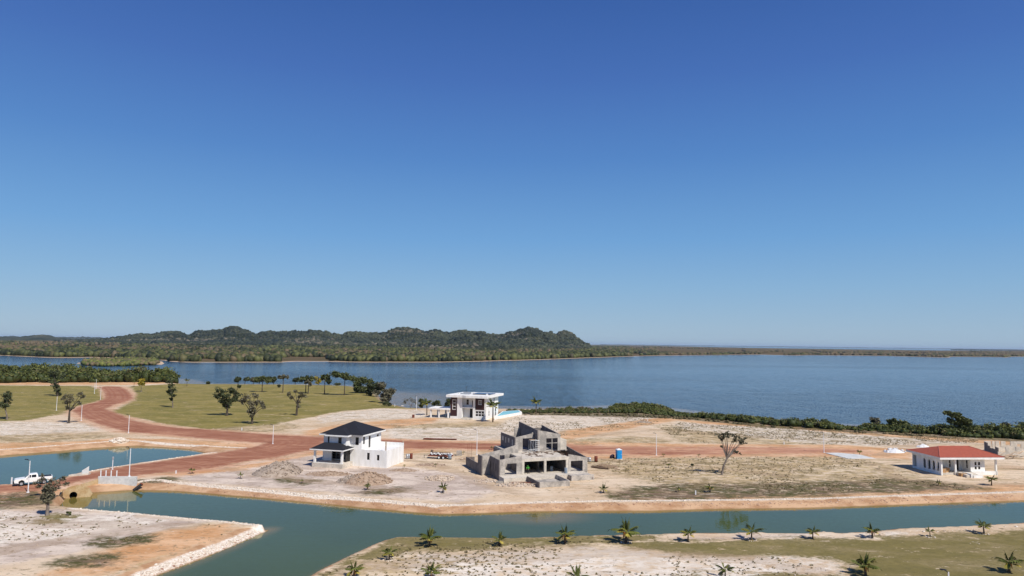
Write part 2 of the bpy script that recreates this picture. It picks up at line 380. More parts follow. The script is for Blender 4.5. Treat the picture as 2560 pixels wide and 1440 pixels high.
white = [W(p) for p in (
  [(-150,1058),(100,1055),(220,1058),(275,1070),(220,1080),(60,1086),(-150,1090)],
  [(790,1044),(850,1031),(960,1022),(1050,1026),(1075,1038),(1010,1050),(880,1048),(800,1058)],
  [(960,1072),(1240,1066),(1290,1092),(1200,1102),(980,1098)],
  [(1300,1034),(1560,1030),(1660,1040),(1640,1060),(1450,1088),(1300,1096),(1240,1070)],
  [(1700,1056),(2000,1072),(2400,1092),(2450,1108),(2200,1114),(2050,1112),(1800,1082),(1680,1070)],
  [(-150,1275),(100,1290),(260,1284),(420,1300),(330,1325),(100,1350),(-150,1370)],
  [(1000,1390),(1500,1366),(1720,1392),(1980,1394),(2060,1420),(2000,1450),(1100,1470)],
  [(2060,1132),(2150,1136),(2190,1144),(2120,1146)],[(1880,1380),(2100,1400),(2080,1440),(1900,1430)],
  [(2000,1354),(1960,1348),(2200,1330),(2300,1328),(2250,1340)],[(2340,1356),(2560,1350),(2560,1356),(2400,1362)],
)]
gray = [W(p) for p in (
  [(420,1188),(560,1166),(700,1146),(800,1136),(860,1160),(1000,1166),(1180,1190),(1240,1230),(1150,1256),(900,1238),(700,1222),(480,1206)],
  [(-150,1270),(180,1276),(400,1294),(520,1304),(400,1330),(200,1380),(-150,1440)],
  [(1700,1350),(1860,1338),(2020,1336),(1900,1350)],
)]
orange = [W(p) for p in (
  [(1560,1246),(1900,1238),(2200,1230),(2500,1212),(2760,1206),(2760,1226),(2500,1230),(2200,1240),(1900,1248),(1560,1252)],
  [(1400,1078),(1560,1056),(1660,1042),(1700,1050),(1600,1066),(1430,1098),(1380,1098)],
  [(1640,1044),(1800,1056),(2000,1066),(2300,1088),(2620,1108),(2620,1118),(2420,1106),(2200,1090),(1950,1070),(1760,1060)],
  [(760,1078),(840,1062),(1000,1048),(1100,1044),(1080,1058),(960,1072),(850,1092),(760,1094)],
  [(-150,1110),(200,1104),(290,1095),(420,1098),(640,1108),(640,1116),(540,1128),(340,1112),(290,1114),(100,1128),(-150,1138)],
  [(-150,1236),(160,1222),(200,1210),(240,1204),(340,1218),(330,1230),(200,1240),(120,1264),(100,1250),(-150,1262)],
  [(2080,1118),(2280,1122),(2280,1150),(2150,1140)],[(960,1098),(1150,1102),(1300,1104),(1420,1102),(1560,1106),(1720,1110),(1900,1111),(2100,1112),(2220,1120),(2220,1146),(2100,1142),(1900,1142),(1700,1144),(1500,1142),(1300,1134),(1180,1128),(960,1126)],
  [(-150,950),(440,948),(460,956),(330,962),(-150,962)],[(560,1170),(700,1148),(800,1126),(1000,1124),(1180,1126),(1000,1134),(780,1138),(600,1176),(440,1192),(400,1186)],
  [(400,1330),(560,1310),(600,1322),(520,1360),(380,1400),(250,1440),(100,1440)],[(1360,1140),(1600,1138),(1560,1146),(1420,1150)],
)]
L1 = [(338,1207),(372,1200),(398,1199),(430,1205),(560,1217),(700,1229),(800,1239),(950,1251),(1090,1263)]
L2 = [(1090,1263),(1150,1262),(1300,1257),(1500,1253),(1700,1251),(1900,1249),(2100,1244),(2300,1238),(2560,1229),(2760,1222)]
down = lambda L, k: [(x, y + k) for x, y in L]
ROCKS = [  # polyline, half width, rock size, density per m2
  (L1, 0.62, 0.11, 44), (L2, 0.42, 0.10, 44), (down(L1, 5), 0.55, 0.09, 12), (down(L2, 6), 0.75, 0.09, 14),
  ([(176,1271),(240,1276),(320,1283),(440,1294),(560,1304),(645,1313)], 0.32, 0.10, 34),
  ([(648,1315),(600,1335),(560,1352),(500,1374),(400,1410),(330,1438),(290,1460)], 0.65, 0.12, 34), (down([(640,1319),(560,1354),(400,1412),(290,1462)], 4), 0.8, 0.10, 12),
  ([(-120,1131),(0,1123),(100,1117),(200,1109),(290,1103)], 0.5, 0.12, 20), ([(290,1102),(340,1102),(450,1110),(560,1117),(612,1119)], 0.5, 0.12, 20),
  ([(186,1187),(220,1179),(320,1162),(420,1147),(540,1130)], 0.3, 0.12, 14),
  ([(990,1004),(1010,1010),(1040,1014)], 0.9, 0.3, 4),
  ([(1960,1346),(2180,1338),(2250,1330),(2350,1328),(2560,1318)], 0.5, 0.12, 3),
]
ROCKW = [(W(p), w, s, d) for p, w, s, d in ROCKS]

def canal_z(X, Y):
    z = np.zeros(X.shape); bank = np.full(X.shape, 20.0); inside = np.full(X.shape, -25.0)
    for P, K in ((CAN, CANK), (PON, PONK)):
        s, k = sd_poly(X, Y, P, 25.0, K)
        t = -s
        zf = np.where(t > 0, WL * (1 - np.clip(t / 2.3, 0, 1)) ** 1.2, WL - np.minimum(1.5, s * 0.35))
        zn = np.where(t > 0, 0.0, np.maximum(-2.2, -1.3 * s))
        z = np.minimum(z, np.where(k == 0, zf, zn))
        bank = np.minimum(bank, np.where(k == 0, t, t + 2.1)); inside = np.maximum(inside, s)
    return z, bank, inside
def ground_z(X, Y):
    X = np.atleast_1d(np.asarray(X, float)); Y = np.atleast_1d(np.asarray(Y, float))
    z, bank, ins = canal_z(X, Y)
    land = sd_poly(X, Y, LAND, 25.0)
    z = z + np.clip(land * 0.12 - 1.2, -4, 0)
    f = np.clip(bank / 4, 0, 1) * np.clip(land / 8, 0, 1)
    z = z + f * ((fbm(X * 0.11, Y * 0.11, 4, 3) - 0.5) * 0.22 + (fbm(X * 0.9, Y * 0.9, 3, 9) - 0.5) * 0.12)
    return z, bank, ins, land
def gz(x, y): return float(ground_z(x, y)[0][0])
def fan(ys, nu, umax, off):
    u = np.linspace(-umax, umax, nu); Yg, Ug = np.meshgrid(ys, u, indexing='ij')
    Xg = Ug * (Yg + off); return Xg, Yg
def grid_faces(nr, nc):
    i = np.arange(nr * nc).reshape(nr, nc)
    return np.stack([i[:-1, :-1], i[:-1, 1:], i[1:, 1:], i[1:, :-1]], -1).reshape(-1, 4)

# the near ground: one sheet
ys = np.concatenate([np.linspace(-50, 58, 28), np.exp(np.arange(math.log(60), math.log(760), 0.0042))])
Xg, Yg = fan(ys, 760, 0.92, 62)
X = Xg.ravel(); Y = Yg.ravel()
Z, bank, inside, land = ground_z(X, Y)
def union(ps, cap=12.0):
    o = np.full(X.shape, -cap)
    for p in ps: o = np.maximum(o, sd_poly(X, Y, p, cap))
    return o
a_road = union(roads, 14.0)
Z = Z + np.clip(a_road, 0, 1.5) * 0.03
a_rock = np.full(X.shape, -15.0)
for p, w, s, d in ROCKW[:2] + ROCKW[4:6] + ROCKW[7:11]: a_rock = np.maximum(a_rock, sd_line(X, Y, p, w))
tr_ = np.full(X.shape, -15.0)
for q in ([(1012,1150),(1060,1158),(1120,1172),(1180,1196),(1240,1222),(1330,1236)], [(1470,1146),(1560,1152),(1660,1158),(1800,1170),(1960,1190)], [(860,1428),(1050,1404),(1300,1392),(1600,1380),(1900,1402),(2050,1430)], [(1000,1410),(1250,1378),(1500,1372)],
          [(560,1170),(640,1186),(760,1200),(900,1215),(1060,1232)], [(1090,1052),(960,1062),(860,1078),(780,1094)], [(1480,1090),(1640,1074),(1800,1086),(2100,1104),(2300,1118)], [(20,1300),(160,1310),(330,1316),(480,1318)], [(0,1380),(140,1352),(300,1330),(420,1312)], [(2180,1160),(2260,1200),(2400,1215),(2560,1212)], [(2200,1140),(2300,1105),(2440,1100)]):
    P = W(q); P = np.vstack([P[:1], *[[P[i] * (1 - k) + P[i+1] * k for k in (.33, .66, 1)] for i in range(len(P) - 1)]]); d = np.gradient(P, axis=0); n_ = np.column_stack([-d[:, 1], d[:, 0]]) / np.linalg.norm(d, axis=1)[:, None]
    P = P + n_ * (np.sin(np.arange(len(P)) * 1.7)[:, None] * .5)
    for s in (-.8, .8): tr_ = np.maximum(tr_, sd_line(X, Y, P + n_ * s, .14, 3))
ATT = {'track': tr_, 'road': a_road, 'grass': union(grass), 'scrub': union(scrub), 'drygrass': union(dry), 'white': union(white), 'gray': union(gray),
       'orange': union(orange), 'bank': bank, 'rockline': a_rock, 'shore': land}

t = NT('ground_soil')
nA = t.noise(0.09, 8, 0.62, (0.55, 1, 1)); nB = t.noise(0.45, 7, 0.68, (0.6, 1, 1), off=1); nC = t.noise(2.6, 5, 0.7, (0.7, 1, 1), off=2)
nD = t.noise(0.24, 8, 0.72, (0.5, 1.1, 1), 0.4, off=3); nE = t.noise(0.8, 7, 0.75, (0.55, 1, 1), off=4)
nI = t.noise(1.5, 4, 0.65, (0.75, 1, 1), 0.6, off=17)
nG = t.noise(0.20, 6, 0.7, (0.5, 1.2, 1), 0.8, off=11)
yy_ = t.new('ShaderNodeSeparateXYZ'); t.t.links.new(t.pos(), yy_.inputs[0]); far_ = t.smooth(yy_.outputs[1], 112.0, 135.0)
def zone(attr, amp, soft, n1=nB, n2=nC, lo=0.0):
    w = t.math('ADD', t.math('MULTIPLY', t.math('SUBTRACT', n1, 0.5), amp * 2), t.math('MULTIPLY', t.math('SUBTRACT', n2, 0.5), amp))
    return t.smooth(t.math('ADD', t.attr(attr), w), lo - soft, lo + soft)
def mul(a, b): return t.math('MULTIPLY', a, b)
c = t.mix(t.smooth(nA, 0.36, 0.62), (0.53, 0.39, 0.255), (0.65, 0.52, 0.38))
c = t.mix(mul(t.smooth(nD, 0.5, 0.66), 0.6), c, (0.67, 0.555, 0.43))
c = t.mix(mul(t.smooth(nE, 0.56, 0.70), 0.45), c, (0.36, 0.27, 0.18))
c = t.mix(zone('gray', 3, 1.5), c, t.mix(t.smooth(nD, 0.42, 0.6), (0.43, 0.345, 0.29), (0.63, 0.53, 0.445)))
c = t.mix(mul(zone('drygrass', 5, 2.5), t.smooth(nE, 0.38, 0.60)), c, t.mix(t.smooth(nB, 0.4, 0.65), (0.45, 0.335, 0.17), (0.225, 0.175, 0.085)))
c = t.mix(mul(zone('white', 5, 2.0), t.smooth(nE, 0.62, 0.46)), c, t.mix(t.smooth(nB, 0.35, 0.6), (0.60, 0.52, 0.43), (0.72, 0.65, 0.565)))
c = t.mix(zone('orange', 3, 1.6), c, t.mix(t.smooth(nD, 0.38, 0.62), (0.50, 0.265, 0.12), (0.66, 0.42, 0.25)))
c = t.mix(mul(zone('road', 2.2, 1.6, lo=-3.0), 0.75), c, t.mix(t.smooth(nD, 0.4, 0.62), (0.50, 0.255, 0.15), (0.62, 0.40, 0.27)))
gcol = t.mix(t.smooth(nA, 0.35, 0.62), (0.245, 0.200, 0.058), (0.170, 0.150, 0.042))
gcol = t.mix(mul(t.smooth(nD, 0.45, 0.66), 0.75), gcol, (0.34, 0.265, 0.10))
gcol = t.mix(mul(t.smooth(nG, 0.52, 0.66), 0.55), gcol, (0.33, 0.255, 0.125))
gcol = t.mix(mul(t.smooth(nG, 0.46, 0.36), 0.5), gcol, (0.135, 0.130, 0.036))
gcol = t.mix(mul(t.smooth(nC, 0.45, 0.7), 0.5), gcol, (0.125, 0.115, 0.042))
near_g = t.mix(t.smooth(nG, 0.40, 0.62), (0.178, 0.146, 0.056), (0.228, 0.182, 0.090)); near_g = t.mix(mul(t.smooth(nC, 0.42, 0.68), 0.6), near_g, (0.115, 0.098, 0.042))
gcol = t.mix(mul(t.math('SUBTRACT', 1.0, far_), 0.85), gcol, near_g)
bare = t.smooth(nG, 0.62, 0.68)
c = t.mix(mul(mul(zone('grass', 4.6, 1.0, nG, nC), t.smooth(nE, 0.31, 0.42)), t.math('SUBTRACT', 1.0, mul(bare, 0.6))), c, gcol)
c = t.mix(mul(zone('scrub', 4.0, 1.4, lo=-1.5), t.smooth(nE, 0.32, 0.50)), c, t.mix(t.smooth(nB, 0.42, 0.56), (0.165, 0.115, 0.075), (0.080, 0.075, 0.028)))
nJ = t.noise(0.30, 7, 0.82, (0.75, 0.9, 1), 0.5, off=21)
zz_ = t.math('MAXIMUM', zone('drygrass', 4, 2.0), mul(zone('white', 4, 2.0), 0.6))
c = t.mix(mul(mul(zz_, far_), mul(t.smooth(nJ, 0.50, 0.585), 0.8)), c, (0.20, 0.155, 0.080))
c = t.mix(mul(mul(zone('drygrass', 4, 2.0), far_), mul(t.smooth(nJ, 0.45, 0.38), 0.6)), c, (0.66, 0.56, 0.42))
nH = t.noise(0.75, 5, 0.7, (0.09, 1.25, 1), 0.3, off=13)
nF = t.noise(1.15, 4, 0.75, (0.45, 1.1, 1), off=9)
open_ = t.smooth(t.attr('grass'), 1.0, -1.0)
c = t.mix(mul(mul(t.smooth(nI, 0.57, 0.635), t.smooth(nB, 0.40, 0.58)), mul(open_, 0.85)), c, (0.215, 0.165, 0.095))
c = t.mix(mul(mul(t.smooth(nF, 0.54, 0.66), t.smooth(nG, 0.42, 0.60)), mul(open_, 0.75)), c, (0.25, 0.185, 0.115))
c = t.mix(mul(mul(t.smooth(nH, 0.53, 0.60), t.smooth(nB, 0.36, 0.52)), mul(mul(open_, far_), mul(t.smooth(t.attr('gray'), 1.0, -2.0), 0.7))), c, (0.30, 0.225, 0.12))
c = t.mix(mul(mul(t.smooth(nF, 0.44, 0.34), t.smooth(nG, 0.58, 0.40)), mul(open_, 0.55)), c, (0.70, 0.62, 0.52))
c = t.mix(mul(t.smooth(nC, 0.66, 0.74), 0.55), c, (0.17, 0.13, 0.08))
c = t.mix(mul(t.smooth(t.attr('track'), -0.12, 0.06), mul(t.smooth(nB, 0.32, 0.52), 0.55)), c, (0.33, 0.235, 0.155))
bk = t.smooth(t.math('ADD', t.attr('bank'), t.math('MULTIPLY', t.math('SUBTRACT', nB, 0.5), 2.4)), 2.6, 1.9)
bcol = t.mix(t.smooth(nB, 0.36, 0.62), (0.36, 0.205, 0.112), (0.52, 0.345, 0.215))
bcol = t.mix(t.smooth(t.attr('bank'), 0.35, -0.1), bcol, (0.20, 0.13, 0.06))
c = t.mix(bk, c, bcol)
c = t.mix(zone('rockline', 0.35, 0.25), c, t.mix(t.smooth(nC, 0.35, 0.6), (0.58, 0.49, 0.40), (0.74, 0.68, 0.61)))
rc = t.mix(t.smooth(nD, 0.36, 0.64), (0.262, 0.108, 0.065), (0.375, 0.185, 0.115))
rc = t.mix(mul(t.smooth(nG, 0.50, 0.64), 0.50), rc, (0.53, 0.30, 0.19))
trk = t.smooth(t.math('ABSOLUTE', t.math('SUBTRACT', t.math('FRACT', t.math('MULTIPLY', t.attr('road'), 0.55)), 0.5)), 0.2, 0.35)
rc = t.mix(mul(trk, 0.35), rc, (0.25, 0.088, 0.055))
px_ = t.new('ShaderNodeSeparateXYZ'); t.t.links.new(t.pos(), px_.inputs[0])
worn = t.smooth(px_.outputs[0], -10.0, 60.0)   # the road to the right is paler, sandier and rutted
rc = t.mix(mul(worn, t.smooth(nH, 0.42, 0.56)), rc, (0.52, 0.29, 0.19))
c = t.mix(t.math('MULTIPLY', zone('road', 2.4, 0.9, nE, nC), t.math('SUBTRACT', 1.0, t.math('MULTIPLY', worn, t.math('MULTIPLY', t.smooth(nG, 0.45, 0.62), 0.75)))), c, rc)
c = t.mix(t.smooth(t.attr('shore'), 6.5, 4.0), c, (0.30, 0.22, 0.15))
t.bump(t.math('ADD', mul(nC, 0.5), nB), 0.55, 0.25)
t.out(c, 0.95, 0.1)
g = np_mesh('ground', np.stack([X, Y, Z], 1), grid_faces(*Xg.shape), t.m, None, ATT, smooth=True)
tag(g, kind='structure')

# ------------------------------------------------------------------- water
def water_mat(name, deep, shallow, bumps, rough, band_sheen=None, facet=0.03):
    t = NT(name); h = None
    for i, (s, st, amp) in enumerate(bumps):
        n = t.noise(s, 3, 0.6, (st, 1, 1), off=i + 1); n = t.math('MULTIPLY', n, amp); h = n if h is None else t.math('ADD', h, n)
    col = t.mix(t.smooth(t.attr('depth'), 0.0, 2.2), shallow, deep)
    if band_sheen: col = t.mix(mul2(t, t.smooth(t.noise(0.0045, 6, 0.66, (0.14, 1, 1), 0.4, off=7), 0.50, 0.60), 0.8), col, band_sheen)  # paler base colour paints in the bright sky reflection of the lake bands
    if not band_sheen: col = t.mix(t.math('MULTIPLY', t.smooth(t.noise(0.045, 4, 0.6, off=5), 0.42, 0.62), 0.55), col, tuple(v * 1.18 for v in deep))
    t.out(col, rough, 0.5)
    b = t.bump(h, 1.0, 1.0)
    # wavelets too small to resolve: every point of the surface gets a facet slope; calm bands have less of it
    w = t.new('ShaderNodeTexNoise'); w.inputs['Scale'].default_value = 1.7; w.inputs['Detail'].default_value = 2; t.t.links.new(t.pos((1, 1, 1)), w.inputs['Vector'])
    sv = t.new('ShaderNodeVectorMath', operation='SUBTRACT'); t.t.links.new(w.outputs['Color'], sv.inputs[0]); sv.inputs[1].default_value = (.5, .5, .5)
    k = facet
    if band_sheen:
        sp_w = t.new('ShaderNodeSeparateXYZ'); t.t.links.new(t.pos(), sp_w.inputs[0]); wy, wx = sp_w.outputs[1], sp_w.outputs[0]
        lane = t.math('MULTIPLY', t.math('MULTIPLY', t.smooth(wy, 640.0, 760.0), t.smooth(wy, 1300.0, 1050.0)), t.smooth(wx, -50.0, 420.0))
        calm = t.math('MAXIMUM', t.math('MULTIPLY', t.smooth(t.noise(0.0042, 6, 0.68, (0.13, 1, 1), 0.5, off=7), 0.54, 0.62), 0.6), t.math('MULTIPLY', lane, t.smooth(t.noise(0.012, 4, 0.6, (0.12, 1, 1), 0.3, off=12), 0.44, 0.56))); patch = t.noise(0.11, 4, 0.7, (2.2, .55, 1), off=8)
        k = t.math('MULTIPLY', t.math('SUBTRACT', 1.0, t.math('MULTIPLY', calm, 0.62)), t.math('MULTIPLY', t.smooth(patch, .32, .68, .5, 1.5), facet))
    sc_ = t.new('ShaderNodeVectorMath', operation='SCALE'); t.t.links.new(sv.outputs[0], sc_.inputs[0]); t.put(sc_.inputs['Scale'], k)
    fl = t.new('ShaderNodeVectorMath', operation='MULTIPLY'); t.t.links.new(sc_.outputs[0], fl.inputs[0]); fl.inputs[1].default_value = (1, 1, 0)
    ad = t.new('ShaderNodeVectorMath', operation='ADD'); t.t.links.new(fl.outputs[0], ad.inputs[0]); t.t.links.new(b.outputs[0], ad.inputs[1])
    nm = t.new('ShaderNodeVectorMath', operation='NORMALIZE'); t.t.links.new(ad.outputs[0], nm.inputs[0]); t.t.links.new(nm.outputs[0], t.b.inputs['Normal']); t.b.inputs['IOR'].default_value = 1.333
    return t.m
def mul2(t, a, b): return t.math('MULTIPLY', a, b)
canal_m = water_mat('canal_water_surface', (0.060, 0.082, 0.016), (0.22, 0.15, 0.045), [(0.9, 0.5, 0.010), (3.5, 0.7, 0.003)], 0.04, None, 0.035)
lake_m = water_mat('lake_water_surface', (0.024, 0.055, 0.088), (0.20, 0.18, 0.16), [(0.10, 4.5, 0.55), (0.35, 2.0, 0.25), (0.04, 1.5, 1.2)], 0.10, (0.05, 0.11, 0.17), 1.9)
for nm, P, K in (('canal_water', CAN, CANK), ('pond_water', PON, PONK)):
    lo = P.min(0) - 6; hi = P.max(0) + 6
    gx = np.arange(lo[0], hi[0], 1.2); gy = np.arange(lo[1], hi[1], 0.8); YY, XX = np.meshgrid(gy, gx, indexing='ij')
    s = sd_poly(XX.ravel(), YY.ravel(), P, 8.0)
    dep = s.copy()
    if nm == 'canal_water':   # silt below the culvert makes the west end shallow
        e = G(150, 1248, WL); dep = np.minimum(dep, (np.hypot(XX.ravel() - e[0], (YY.ravel() - e[1])) - 7) * 0.45 + fbm(XX.ravel() * .2, YY.ravel() * .2, 3) * 2 - 1)
        e = G(1330, 1290, WL); dep = np.minimum(dep, np.maximum(0.9, (np.hypot((XX.ravel() - e[0]) * .55, (YY.ravel() - e[1])) - 3) * 0.35 + 1.0))
    F = grid_faces(*XX.shape); F = F[(s[F] > -3.0).any(1)]
    used = np.unique(F); rem = np.full(len(s), -1); rem[used] = np.arange(len(used))
    w = np_mesh(nm, np.stack([XX.ravel()[used], YY.ravel()[used], np.full(len(used), WL)], 1), rem[F], canal_m, None, {'depth': dep[used]})
    tag(w, kind='structure')
ys = np.exp(np.arange(math.log(200), math.log(95000), 0.02)); XX, YY = fan(ys, 200, 1.5, 0)
s = sd_poly(XX.ravel(), YY.ravel(), LAND, 25.0)
F = grid_faces(*XX.shape); F = F[(s[F] < 20).any(1)]
beach = G(1010, 1000, WL)
dep = np.clip(-s - 9, 0, 30) * 0.5
dep = np.minimum(dep, np.maximum(0, (np.hypot((XX.ravel() - beach[0]), (YY.ravel() - beach[1]) * .45) - 12) * 0.10))
w = np_mesh('lake_water', np.stack([XX.ravel(), YY.ravel(), np.full(XX.size, WL)], 1), F, lake_m, None, {'depth': dep})
tag(w, kind='structure')

# ---------------------------------------------------------- rock borders
t = NT('pale_limestone'); t.out(t.mix(t.attr('tint'), (0.50, 0.40, 0.31), (0.76, 0.69, 0.60)), 0.9, 0.2); M['rock'] = t.m
M['rubbly'] = simple('brown_bank_rubble', (0.58, 0.42, 0.32), (0.30, 0.15, 0.10), 0.9, 0.9)
def rocks_along(P, w, size, dens):
    C = []; Rr = []
    for a, b in zip(P[:-1], P[1:]):
        L = np.hypot(*(b - a)); n = int(L * 2 * w * dens); d = (b - a) / L; nn = np.array([-d[1], d[0]])
        tt = rng.uniform(0, 1, n); o = np.clip(rng.normal(0, 0.5, n), -1.1, 1.1) * w
        p = a + tt[:, None] * (b - a) + o[:, None] * nn
        C.append(p); Rr.append(size * rng.uniform(0.35, 1.0, n) * (1 + 1.3 * (rng.uniform(0, 1, n) > .93)))
    C = np.vstack(C); Rr = np.concatenate(Rr); z = ground_z(C[:, 0], C[:, 1])[0]
    R3 = np.stack([Rr, Rr * rng.uniform(.6, 1, len(Rr)), Rr * rng.uniform(.25, .55, len(Rr))], 1)
    return blobs(np.column_stack([C, z + R3[:, 2] * 0.25]), R3, 0.22)
names = ['white stone border along the far canal bank west of the bend', 'white stone border along the far canal bank east of the bend', 'loose brownish rubble just below the stone border west of the bend', 'loose brownish rubble just below the stone border east of the bend', 'thin stone line on the north rim of the sandy peninsula',
         'white stone band on the east rim of the sandy peninsula', 'loose brownish rubble below the stone band of the peninsula', 'stone border behind the upper pond, left of the white heap', 'stone border behind the upper pond, right of the white heap',
         'thin stone line between the upper pond and the red road', 'white boulders at the small beach by the lawn', 'low crumbling rim of stones on the near canal bank at right']
for (P, w, s, d), nm in zip(ROCKW, names):
    V, F, at = rocks_along(P, w, s, d)
    tag(np_mesh('stone_border', V, F, M['rubbly'] if 'rubble' in nm else M['rock'], None, at), nm, 'stone border', None, 'stuff')
# tufts and loose stones on the open ground
def scatter_in(polys, n, smin, smax, flat, jit=.3):
    out = []
    ar = np.array([np.prod(P.max(0) - P.min(0)) for P in polys]); pick = rng.choice(len(polys), n, p=ar / ar.sum())
    for _ in range(n):
        P = polys[pick[_]]; lo = P.min(0); hi = P.max(0)
        out.append((rng.uniform(lo[0], hi[0]), rng.uniform(lo[1], hi[1])))
    out = np.array(out); keep = np.zeros(len(out), bool)
    for P in polys: keep |= sd_poly(out[:, 0], out[:, 1], P, 5.0) > 0
    keep &= fbm(out[:, 0] * .12, out[:, 1] * .12, 3, 5) > 0.46
    z, bank, ins, land = ground_z(out[:, 0], out[:, 1]); rd = np.full(len(out), -5.0)
    for P in roads: rd = np.maximum(rd, sd_poly(out[:, 0], out[:, 1], P, 5.0))
    keep &= (bank > 2.5) & (rd < -1); out = out[keep]; z = z[keep]
    s = rng.uniform(smin, smax, len(out)) * (0.6 + out[:, 1] / 300)
    return np.column_stack([out, z + s * flat * .5]), np.stack([s, s, s * flat], 1)
C, Rr = scatter_in(scrub[:7] + dry[:1] + dry[5:] + grass[3:5] + white[3:7], 13000, 0.05, 0.26, 0.6)
V, F, at = leaves(C, Rr, 12, 0.09)
tag(np_mesh('dry_grass_tufts', V, F, M['scrub'], None, at), 'dry brown grass tufts and weeds dotted over the sandy plots', 'grass', None, 'stuff')
C, Rr = scatter_in(white + gray + dry + orange[5:6], 3500, 0.05, 0.16, 0.5)
V, F, at = blobs(C, Rr, .3); tag(np_mesh('loose_stones', V, F, M['rubble'], None, at), 'small loose stones strewn over the bare plots', 'stones', None, 'stuff')

# ------------------------------------------------------- far shore and hills
shore_px = [(-500,880),(0,887),(110,892),(170,893),(225,892),(300,894),(350,897),(410,899),(425,902),(470,904),(560,904),(700,904),(740,902),(810,902),(900,904),(1100,904),(1200,902),(1350,898),(1460,894),(1580,890),
   (1660,888),(1900,886),(1990,888),(2020,887),(2100,888),(2215,889),(2350,893),(2372,893),(2378,891),(2500,892),(2515,893),(2530,891),(3000,893)]
top_px = [(3000,884),(2700,878.5),(2560,876.6),(2400,875.6),(2350,876.2),(2200,874.2),(2000,871.6),(1900,870.2),(1800,868),(1700,865.6),(1640,864),(1500,861.9),(1000,855.8),(-500,838.2)]
FARL = np.vstack([W(shore_px), W(top_px)])
isl = W([(188,910),(195,905),(230,902),(300,899),(360,899),(405,902),(411,907),(400,911),(330,914),(250,915),(205,914)])
def in_poly(X, Y, P):
    ins = np.zeros(X.shape, bool)
    for i in range(len(P)):
        a = P[i]; b = P[(i + 1) % len(P)]
        if a[1] != b[1]: ins ^= ((a[1] > Y) != (b[1] > Y)) & (X < (b[0] - a[0]) * (Y - a[1]) / (b[1] - a[1]) + a[0])
    return ins
ys = np.exp(np.arange(math.log(700), math.log(60000), 0.006)); XX, YY = fan(ys, 900, 1.15, 0); x = XX.ravel(); y = YY.ravel()
s = sd_poly(x, y, FARL, 60.0); s = np.where((s <= -60) & in_poly(x, y, FARL), 60, s); s = np.maximum(s, sd_poly(x, y, isl, 60.0))
def far_h(s): return WL + np.clip(s * 0.06, -3, 0.9)
F = grid_faces(*XX.shape); F = F[(s[F] > -8).any(1)]; used = np.unique(F); rem = np.full(len(s), -1); rem[used] = np.arange(len(used))
t = NT('marsh_ground'); n1 = t.noise(0.004, 6, 0.65); n2 = t.noise(0.02, 5, 0.7, off=1)
c = t.mix(t.smooth(n1, 0.4, 0.6), (0.105, 0.080, 0.042), (0.065, 0.062, 0.027)); c = t.mix(t.smooth(n2, 0.4, 0.65), c, (0.14, 0.095, 0.055))
c = t.mix(t.smooth(t.attr('edge'), 7.0, 3.0), c, (0.50, 0.38, 0.27)); t.out(c, 1.0, 0.1)
o = np_mesh('far_shore', np.stack([x[used], y[used], far_h(s)[used]], 1), rem[F], t.m, None, {'edge': s[used]}, True); tag(o, kind='structure')

# hills: ridge heights read as skyline at a given distance
def ridge(pts, D):
    xs = np.array([p[0] for p in pts], float); yy = np.array([p[1] for p in pts], float)
    return xs, CAMH + (hor(xs) - yy) * D / FPX
main = ridge([(100,855),(150,852),(245,848),(290,842),(340,835),(400,830),(440,829),(470,836),(500,825),(540,821),(588,814),(615,823),(635,833),(662,827),(700,829),(740,826),(775,823),(800,822),(830,834),(850,837),(870,826),
  (920,831),(960,830),(990,821),(1010,817),(1040,821),(1060,830),(1090,824),(1120,829),(1150,823),(1180,829),(1200,825),(1225,833),(1245,835),(1265,831),(1290,824),(1315,816),(1340,822),(1360,830),(1378,829),(1392,834),(1402,825),(1412,823.5),(1424,828),
  (1440,840),(1462,856),(1475,862)], 3300)
front = ridge([(px, y + 6) for px, y in [(120,858),(250,855),(330,848),(420,846),(470,851),(560,842),(620,834),(700,838),(760,832),(830,842),(900,838),(980,842),(1060,836),(1130,832),(1200,827),(1240,843),(1320,836),(1390,846),(1430,855),(1450,862)]], 2800)
low = ridge([(px, y + 4) for px, y in [(60,860),(200,859),(400,858),(600,856),(700,850),(850,856),(950,852),(1100,850),(1180,845),(1300,853),(1400,858),(1430,864)]], 2500)
backl = ridge([(-500,845),(-100,838),(0,839),(30,840),(60,837),(85,834),(105,833.5),(130,835),(155,843),(200,850),(260,852)], 6500)
far_l = ridge([(-500,838),(0,839),(30,838),(60,841),(120,842),(165,840),(195,840.5),(207,839),(225,841),(248,840),(270,843),(330,846),(400,850)], 12000)
def hill_z(xpx, D):
    z = np.zeros(xpx.shape)
    for (xs, h), D0, w in ((main, 3300, 420), (front, 2800, 260), (low, 2500, 200), (backl, 6500, 700), (far_l, 12000, 900)):
        hh = np.interp(xpx, xs, h, left=0, right=0); q = np.abs(D - D0) / w
        z = np.maximum(z, hh * np.clip(1 - q ** 1.5 * 0.75, 0, 1) if D0 < 5000 else hh * np.clip(1 - q ** 1.6, 0, 1))
    return z
def hills(x, y):
    D = y * f_[1]; xpx = 1280 + FPX * (x * R_[0] + y * R_[1]) / D
    z = hill_z(xpx, D); z = z + (fbm(xpx * .045, xpx * 0 + 3.7, 3, 77) - .5) * 20 * np.clip((z - 25) / 30, 0, 1) * (D < 5000) * np.clip((1385 - xpx) / 40, 0, 1); n = fbm(x * 0.006, y * 0.006, 5, 21)
    m = np.clip((z - 12) / 30, 0, 1); q = np.clip(np.abs(D - 3300) / 250, 0, 1); g = 1 - np.abs(fbm(x * .011, y * .004, 3, 51) - .5) * 4
    return z * (1 - q * m * (0.05 + np.clip(g, 0, 1) * .25)) + (n - .55) * 16 * m * q - 3.5 * m
